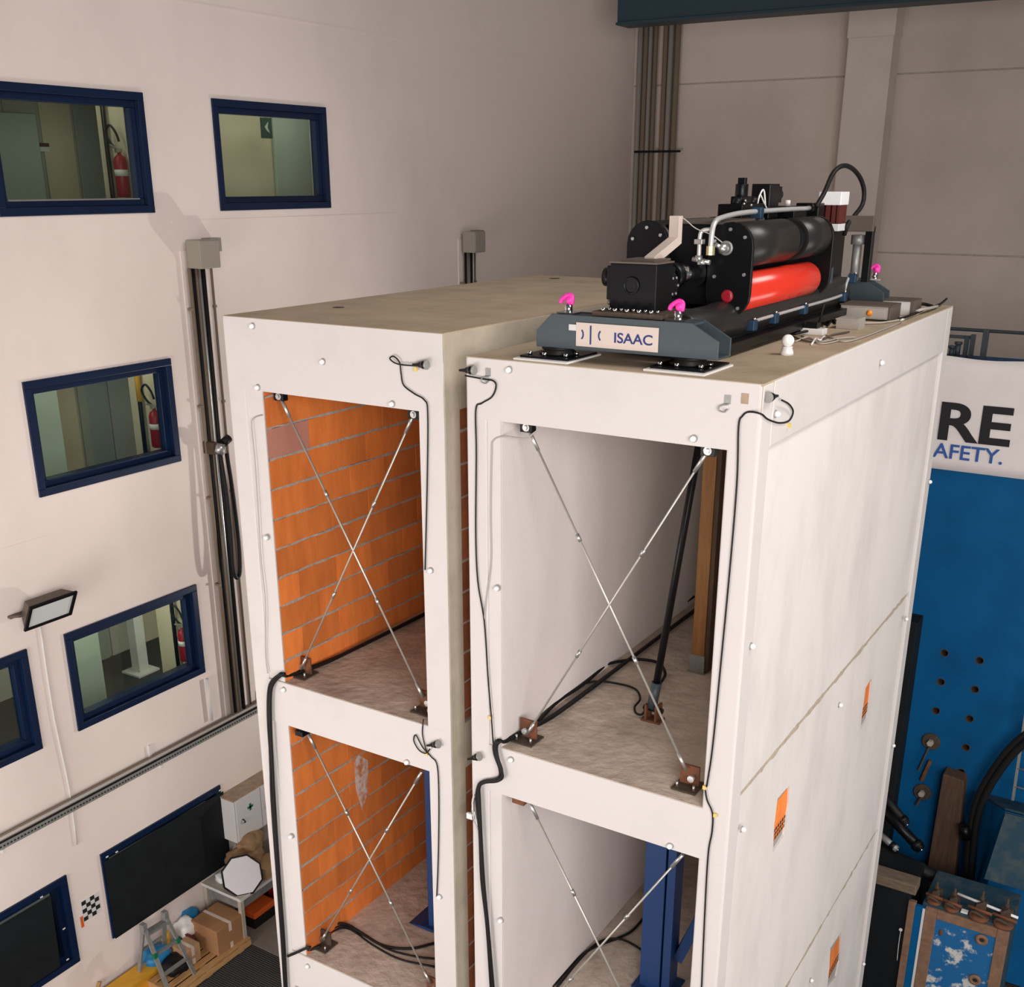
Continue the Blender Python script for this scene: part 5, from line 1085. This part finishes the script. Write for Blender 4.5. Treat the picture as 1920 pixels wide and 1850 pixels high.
for px in ((3.346, 6.200, -7.611), (3.348, 6.200, -8.214)):
    b = obj('boss', MB().lathe([(0.075, 0), (0.075, 0.02), (0.065, 0.03), (0.032, 0.03), (0.028, 0.012)], (px[0], FY + 0.005, px[2]), (0, -1, 0), 24), 'rust_frame', bx)
    obj('bore', MB().cyl((px[0], FY - 0.012, px[2]), (px[0], FY - 0.016, px[2]), 0.027, 14), 'hole_dark', b)
q = (2.871, 6.200, -7.700)
obj('weld_scar', MB().sphere((q[0], FY + 0.0, q[2]), 0.03, 10, 6, (0.8, 0.4, 1.6)), 'rust', bx)
# hinge lugs and threaded rod along the top of the box
for k, (px, py, lab) in enumerate(((1760, 1682, 0), (1795, 1690, 0), (1842, 1705, 0), (1880, 1720, 0))):
    pass
def clamp(p, label, big):
    x, y, z = p; s = 1.3 if big else 1.0
    t = thing('rusty_clamp', (x, y, z), label, 'clamp', 'rusty clamps on the blue steel box')
    obj('foot_ring', MB().lathe([(0.09 * s, 0), (0.09 * s, 0.02), (0.05 * s, 0.035)], (x, y - 0.05, z), n=16), 'rust', t)
    obj('cross_pin', MB().cyl((x - 0.11 * s, y - 0.03, z + 0.08 * s), (x + 0.11 * s, y - 0.05, z + 0.07 * s), 0.02, 8), 'rust', t)
    obj('lug', MB().prism([(x - 0.045 * s, z), (x + 0.045 * s, z), (x + 0.045 * s, z + 0.13 * s), (x + 0.02, z + 0.16 * s), (x - 0.045 * s, z + 0.11 * s)], 'y', y - 0.02, y + 0.03), 'rust_dark', t, bevel=0.006)
    obj('lug', MB().prism([(x - 0.07 * s, z), (x + 0.07 * s, z), (x + 0.05 * s, z + 0.10 * s), (x - 0.05 * s, z + 0.10 * s)], 'y', y + 0.10, y + 0.15), 'rust_dark', t, bevel=0.006)
    obj('shackle_ring', MB().tube([(x - 0.08 * s, y - 0.06, z + 0.02), (x - 0.06 * s, y - 0.09, z + 0.08), (x + 0.02, y - 0.09, z + 0.06), (x + 0.07 * s, y - 0.07, z + 0.015)], 0.018, 8), 'rust_dark', t)
    obj('stud', MB().cyl((x, y + 0.02, z), (x, y + 0.02, z + 0.26 * s), 0.014, 8).cyl((x, y + 0.02, z + 0.16 * s), (x, y + 0.02, z + 0.20 * s), 0.028, 6), 'rust_dark', t)
clamp((x0 + 0.12, FY + 0.15, zt), 'leftmost rusty clamp on the blue steel box', False)
clamp((x0 + 0.34, FY + 0.12, zt), 'second rusty clamp from the left on the blue steel box', False)
clamp((x0 + 0.66, FY + 0.12, zt), 'large rusty clamp left of the corner on the blue steel box', True)
clamp((x1 - 0.09, FY + 0.12, zt), 'rusty clamp at the right end of the blue steel box', True)
obj('clamp_rod', MB().cyl((x0 + 0.36, FY + 0.24, zt + 0.13), (x1 + 0.05, FY + 0.16, zt + 0.10), 0.018, 10), 'marker_white', label='pale threaded rod through the rusty clamps', cat='rod')
obj('paper_tag', MB().box(x0 + 0.45, x0 + 0.53, FY + 0.05, FY + 0.12, zt + 0.001, zt + 0.02), 'marker_white', label='white tag lying on the blue steel box between the clamps', cat='tag')
# black chest with a wooden lid rail left of the box
t = thing('black_chest', (2.1, 6.5, -9), 'black chest with old timber rail between the white building and the blue steel box', 'chest')
obj('front', MB().box(1.4, x0 - 0.15, FY + 0.02, FY + 0.8, -9, zt + 0.08), 'black_sheet', t, bevel=0.01)
obj('rail', MB().box(1.4, x0 - 0.09, FY - 0.02, FY + 0.22, zt + 0.08, zt + 0.22), 'wood_sleeper', t, bevel=0.012)
obj('seal', MB().cyl((2.396, 6.200, -7.842), Vector((2.396, 6.200, -7.842)) + Vector((0, -0.012, 0)), 0.022, 10).tube([(2.396, 6.200, -7.842), (2.396, 6.200, -8.073), (2.405, 6.200, -8.320)], 0.005, 6), 'white_enamel', t)
# jumble of dark pipes behind the chest
for k, (a, b, r, m, lab) in enumerate((
    ((1.586, 7.600, -6.910), (2.326, 7.300, -7.282), 0.07, 'black_steel', 'thick black pipe slanting behind the chest'),
    ((1.538, 7.700, -6.721), (2.065, 7.500, -7.084), 0.06, 'black_rubber', 'black rubber pipe behind the slanting pipe'),
    ((1.756, 7.200, -7.153), (2.057, 7.100, -7.264), 0.045, 'galvanised', 'short pipe with pale coupling behind the chest'),
    ((1.600, 7.200, -7.376), (2.847, 7.000, -7.487), 0.09, 'black_rubber', 'black pipe lying low in front of the blue wall'))):
    t = thing('dark_pipe', b, lab, 'pipe', 'dark pipes at the foot of the blue wall')
    a = Vector(a); b = Vector(b); d = (b - a).normalized()
    obj('tube', MB().cyl(a, b, r, 14), m, t)
    obj('collar', MB().cyl(b - d * 0.1, b - d * 0.04, r * 1.25, 14), 'black_satin', t)
    obj('end_bolt', MB().cyl(b, b + d * 0.02, r * 0.3, 8), 'chrome', t)
obj('pump_base', MB().box(0.9, 3.2, 6.95, 7.3, -9, -8.0).box(1.2, 2.4, 7.3, 7.9, -9, -7.9), 'black_sheet', bevel=0.02, label='dark pump base on the floor in front of the blue wall', cat='machine base')
q = (2.743, 6.900, -7.302)
obj('valve_foot', MB().box(q[0] - 0.25, q[0] + 0.2, 6.95, 7.2, -8.0, -7.86).cyl((q[0] - 0.1, 7.05, -7.86), (q[0] - 0.1, 7.05, -7.75), 0.05, 10), 'rust_dark', bevel=0.01, label='rusty valve foot on the pump base by the timber', cat='valve')

# ================================================================ lower left corner: table, boxes, ladder
t = thing('work_table', (-6.0, 3.4, -9), 'pale worktable against the office wall under the first-aid cabinet', 'table')
obj('table_top', MB().box(-6.395, -5.635, 2.52, 4.6, -8.235, -8.2), 'tabletop', t, bevel=0.004)
obj('edge_band', MB().box(-5.635, -5.625, 2.52, 4.6, -8.24, -8.198).box(-6.395, -5.63, 2.51, 2.52, -8.24, -8.198), 'white_enamel', t)
for (x, y) in ((-5.68, 2.56), (-6.35, 2.56), (-5.68, 4.5), (-6.35, 4.5)):
    obj('leg', MB().box(x - 0.03, x + 0.03, y - 0.03, y + 0.03, -9, -8.235), 'tabletop', t)
obj('apron', MB().box(-6.3, -5.7, 2.55, 2.57, -8.4, -8.235).box(-5.69, -5.67, 2.6, 4.5, -8.4, -8.235), 'galvanised', t)
# first-aid cabinet
cx0 = -6.12
t = thing('first_aid_cabinet', (-6.25, 3.5, -7.5), 'white wall cabinet with green crosses above the worktable', 'cabinet')
q = (-6.300, 3.016, -7.526); ya, za, zb_ = (-6.400, 3.100, -7.049)[1] - 0.0, (-6.400, 3.100, -7.049)[2], (-6.400, 3.105, -7.607)[2]
yc0 = (-6.120, 3.030, -6.969)[1] - 0.03
obj('body', MB().box(WX, cx0, yc0, yc0 + 1.3, zb_ - 0.12, za), 'white_enamel', t, bevel=0.006)
obj('top_board', MB().box(WX, cx0 + 0.01, yc0 - 0.01, yc0 + 1.32, za, za + 0.02), 'plywood_edge', t)
for k in range(2):
    d = obj('door', MB().box(cx0, cx0 + 0.012, yc0 + 0.03 + k * 0.5, yc0 + 0.51 + k * 0.5, zb_ - 0.1, za - 0.02), 'white_enamel', t, bevel=0.003)
    yy = yc0 + 0.30 + k * 0.48; zz = (za + zb_) / 2 + 0.06
    obj('green_cross', MB().box(cx0 + 0.012, cx0 + 0.015, yy - 0.055, yy + 0.055, zz - 0.018, zz + 0.018).box(cx0 + 0.012, cx0 + 0.015, yy - 0.018, yy + 0.018, zz - 0.055, zz + 0.055), 'green_sign', d)
    obj('handle', MB().tube([(cx0 + 0.012, yy - 0.17, zz - 0.12), (cx0 + 0.035, yy - 0.16, zz - 0.13), (cx0 + 0.035, yy - 0.14, zz - 0.17), (cx0 + 0.012, yy - 0.14, zz - 0.19)], 0.009, 6), 'black_steel', d)
# octagonal reflector
q = Vector((-5.800, 2.743, -7.994))
nrm = Vector((0.66, -0.48, 0.58)).normalized(); u = nrm.cross(Vector((0, 0, 1))).normalized(); w_ = nrm.cross(u)
t = thing('octagonal_reflector', (q.x, q.y, -8.2), 'white octagonal light reflector with black rim leaning on the worktable', 'reflector')
pt = [q + (u * math.cos(math.pi / 8 + i * math.pi / 4) + w_ * math.sin(math.pi / 8 + i * math.pi / 4)) * 0.285 for i in range(8)]
obj('screen', MB().add([p + nrm * 0.01 for p in pt] + [p - nrm * 0.01 for p in pt], [list(range(8)), list(range(8, 16))[::-1]] + [(i, 8 + i, 8 + (i + 1) % 8, (i + 1) % 8) for i in range(8)]), 'reflector_white', t)
obj('rim', MB().tube([p for p in pt] + [pt[0]], 0.016, 8, 0), 'black_rubber', t)
obj('back_cone', MB().add([p - nrm * 0.012 for p in pt] + [q - nrm * 0.22], [(i, (i + 1) % 8, 8) for i in range(8)]), 'black_sheet', t)
# brown sacks and a flattened carton on the table
def sack(c, sx, sy, sz, label, m='kraft_sack', rot=0.0, seed=1):
    rr = random.Random(seed); mb = MB().sphere((0, 0, 0), 1.0, 18, 12)
    for v in mb.v:
        k = 1 + 0.16 * math.sin(v.x * 5 + seed) * math.cos(v.y * 4 + seed * 2) + 0.08 * math.sin(v.z * 9 + seed)
        e = 0.75
        v.x, v.y, v.z = [math.copysign(abs(a) ** e, a) * k for a in v]
    Rz = Matrix.Translation(Vector(c)) @ Matrix.Rotation(rot, 4, 'Z') @ Matrix.Diagonal((sx, sy, sz, 1))
    mb.v = [Rz @ v for v in mb.v]
    return obj('paper_sack', mb, m, label=label, cat='sack', group='brown sacks on the worktable')
sack((-6.050, 3.043, -7.945), 0.20, 0.26, 0.15, 'large crumpled brown sack behind the octagonal reflector', seed=3)
sack((-6.100, 3.217, -7.808), 0.17, 0.22, 0.13, 'smaller brown sack lying on top of the large one', seed=5, rot=0.5)
obj('carton_sheet', MB().prism([(-5.95, 3.02), (-5.66, 3.06), (-5.66, 3.45), (-5.95, 3.4)], 'z', -8.199, -8.04), 'cardboard_pale', label='open cardboard carton on the table right of the sacks', cat='carton', bevel=0.004)
sack((-6.0, 4.0, -7.98), 0.3, 0.35, 0.22, 'pale plastic bag behind the sacks on the table', 'white_enamel', seed=8)
sack((-6.15, 2.75, -8.14), 0.13, 0.13, 0.06, 'white crumpled wrapping left of the reflector', 'marker_white', seed=4)
obj('paper_roll', MB().cyl((-6.25, 2.72, -8.15), (-6.0, 3.15, -8.0), 0.05, 12), 'white_enamel', label='rolled pale paper behind the reflector', cat='roll')
# under the table
t = thing('tool_case', (-5.62, 3.1, -9), 'orange and black tool case under the worktable', 'tool case')
q = (-5.909, 3.126, -8.800)
obj('lid', MB().box(q[0] - 0.18, q[0] + 0.10, q[1] - 0.22, q[1] + 0.22, -8.86, -8.76), 'orange_plastic', t, bevel=0.02)
obj('body', MB().box(q[0] - 0.2, q[0] + 0.12, q[1] - 0.25, q[1] + 0.25, -9, -8.86), 'black_rubber', t, bevel=0.02)
q = (-6.074, 3.501, -9.000)
t = thing('red_canister', (q[0], q[1] + 0.1, -9), 'red canister with black bag beside the tool case', 'canister')
obj('tank', MB().box(q[0] - 0.12, q[0] + 0.22, q[1] + 0.05, q[1] + 0.3, -9, -8.62), 'red_paint', t, bevel=0.03)
obj('black_cover', MB().box(q[0] - 0.25, q[0] - 0.1, q[1] + 0.0, q[1] + 0.3, -9, -8.5), 'black_rubber', t, bevel=0.04)
# pallet
t = thing('wooden_pallet', (-6.0, 1.9, -9), 'wooden pallet carrying the big cardboard box', 'pallet')
for k in range(3):
    y = 1.22 + k * 0.60
    obj('bearer', MB().box(-6.38, -5.6, y - 0.05 + (0.05 if k == 0 else 0), y + 0.05, -9.0, -8.885), 'wood_pallet', t)
for k in range(6):
    x = -6.38 + k * 0.137
    obj('deck_board', MB().box(x, x + 0.10, 1.2, 2.60, -8.885, -8.862), 'wood_pallet', t, bevel=0.003)
obj('edge_board', MB().box(-5.61, -5.59, 1.2, 2.60, -8.98, -8.9), 'wood_pallet', t)
# cardboard boxes
def carton(x0, x1, y0, y1, z0, z1, label, m='cardboard', tape=True):
    t = thing('cardboard_box', ((x0 + x1) / 2, (y0 + y1) / 2, z0), label, 'box')
    b = obj('body', MB().box(x0, x1, y0, y1, z0, z1), m, t, bevel=0.008)
    ym = (y0 + y1) / 2
    obj('flap', MB().box(x0 + 0.005, x1 - 0.005, y0 + 0.003, ym - 0.002, z1, z1 + 0.005), m, t); obj('flap', MB().box(x0 + 0.005, x1 - 0.005, ym + 0.002, y1 - 0.003, z1, z1 + 0.005), m, t)
    if tape:
        obj('tape', MB().box(x0 - 0.002, x1 + 0.002, ym - 0.025, ym + 0.025, z1 + 0.005, z1 + 0.007).box(x1 + 0.0, x1 + 0.003, ym - 0.025, ym + 0.025, z1 - 0.13, z1 + 0.007), 'parcel_tape', t)
        obj('tape', MB().box(x1, x1 + 0.003, ym - 0.025, ym + 0.025, z0, z0 + 0.09), 'parcel_tape', t)
    return t
carton(-6.16, -5.66, 2.06, 2.56, -8.862, -8.46, 'large brown cardboard box closed with pale tape on the pallet')
q = (-5.969, 1.779, -8.862)
carton(q[0] - 0.13, q[0] + 0.13, q[1] - 0.13, q[1] + 0.13, -8.862, -8.6, 'small brown carton left of the large box on the pallet', 'cardboard_pale')
q = (-6.317, 2.198, -8.500); sack((q[0], q[1], -8.5), 0.09, 0.11, 0.07, 'bright blue plastic bag behind the large box', 'blue_plastic', seed=9)
q = (-6.229, 2.022, -8.550); sack((q[0], q[1], -8.58), 0.13, 0.14, 0.15, 'white paper bag left of the large box', 'marker_white', seed=11)
q = (-6.188, 1.449, -8.600); sack((q[0], q[1], -8.66), 0.16, 0.2, 0.14, 'blue plastic sheet heaped behind the stepladder', 'blue_plastic', seed=12)
q = (-5.923, 1.504, -8.700); sack((q[0], q[1], -8.74), 0.17, 0.17, 0.10, 'black bag with red straps behind the stepladder', 'black_rubber', seed=13)
q = (-6.203, 1.650, -8.450); sack((q[0], q[1], -8.5), 0.05, 0.06, 0.09, 'yellow packet behind the stepladder top', 'yellow_stripe', seed=14)
obj('pipe_wrench', MB().bar((-6.408, 1.929, -8.580), (-5.955, 1.926, -8.600), 0.035, 0.03), 'dark_red', label='dark red handled bar lying between the ladder and the large box', cat='tool')
# yellow beam on the floor
t = thing('yellow_beam', (-6.1, 1.0, -9), 'yellow painted steel beam on the floor at the foot of the wall', 'beam')
q0 = Vector((-6.314, 0.841, -8.800)); q1 = Vector((-6.306, 1.322, -8.800))
obj('flange', MB().box(-6.3, -6.02, -0.6, 1.45, -8.72, -8.69).box(-6.3, -6.02, -0.6, 1.45, -9, -8.97), 'yellow_paint', t)
obj('web', MB().box(-6.18, -6.14, -0.6, 1.45, -8.97, -8.72), 'yellow_paint', t)
# aluminium stepladder
t = thing('stepladder', (-5.7, 1.25, -9), 'aluminium stepladder standing open in front of the pallet', 'stepladder')
A = Vector((-6.035, 1.203, -7.950)); B = Vector((-6.006, 1.526, -7.950))
def leg(top, foot, nm='leg'): return obj(nm, MB().bar(top, foot, 0.055, 0.025), 'galvanised', t)
fa = Vector((A.x - 0.18, A.y - 0.10, -9)); fb = Vector((A.x + 0.42, A.y - 0.02, -9)); fc = Vector((B.x - 0.22, B.y + 0.05, -9)); fd = Vector((B.x + 0.38, B.y + 0.12, -9))
leg(A, fa); leg(A, fb); leg(B, fc); leg(B, fd)
obj('hinge', MB().box(A.x - 0.04, A.x + 0.04, A.y - 0.04, A.y + 0.03, A.z - 0.1, A.z + 0.03), 'galvanised', t, bevel=0.008)
obj('hinge', MB().box(B.x - 0.04, B.x + 0.04, B.y - 0.03, B.y + 0.04, B.z - 0.1, B.z + 0.03), 'galvanised', t, bevel=0.008)
for k in (0.12, 0.38, 0.64, 0.9):
    obj('rung', MB().bar(A + (fb - A) * k, B + (fd - B) * k, 0.05, 0.03), 'galvanised', t)
    obj('rung', MB().bar(A + (fa - A) * k, B + (fc - B) * k, 0.04, 0.025), 'galvanised', t)
obj('green_stop', MB().box(*[f for a in ((A + (fb - A) * 0.38),) for f in (a.x - 0.035, a.x + 0.035, a.y - 0.035, a.y + 0.02, a.z - 0.03, a.z + 0.03)]), 'green_sign', t)
obj('green_stop', MB().box(*[f for a in ((B + (fd - B) * 0.38),) for f in (a.x - 0.035, a.x + 0.035, a.y - 0.035, a.y + 0.02, a.z - 0.03, a.z + 0.03)]), 'green_sign', t)
obj('wooden_stick', MB().cyl((-6.33, 0.42, -9), (-6.360, 0.669, -8.613), 0.025, 8), 'wood_pallet', label='wooden stick leaning on the wall at the bottom edge', cat='stick')
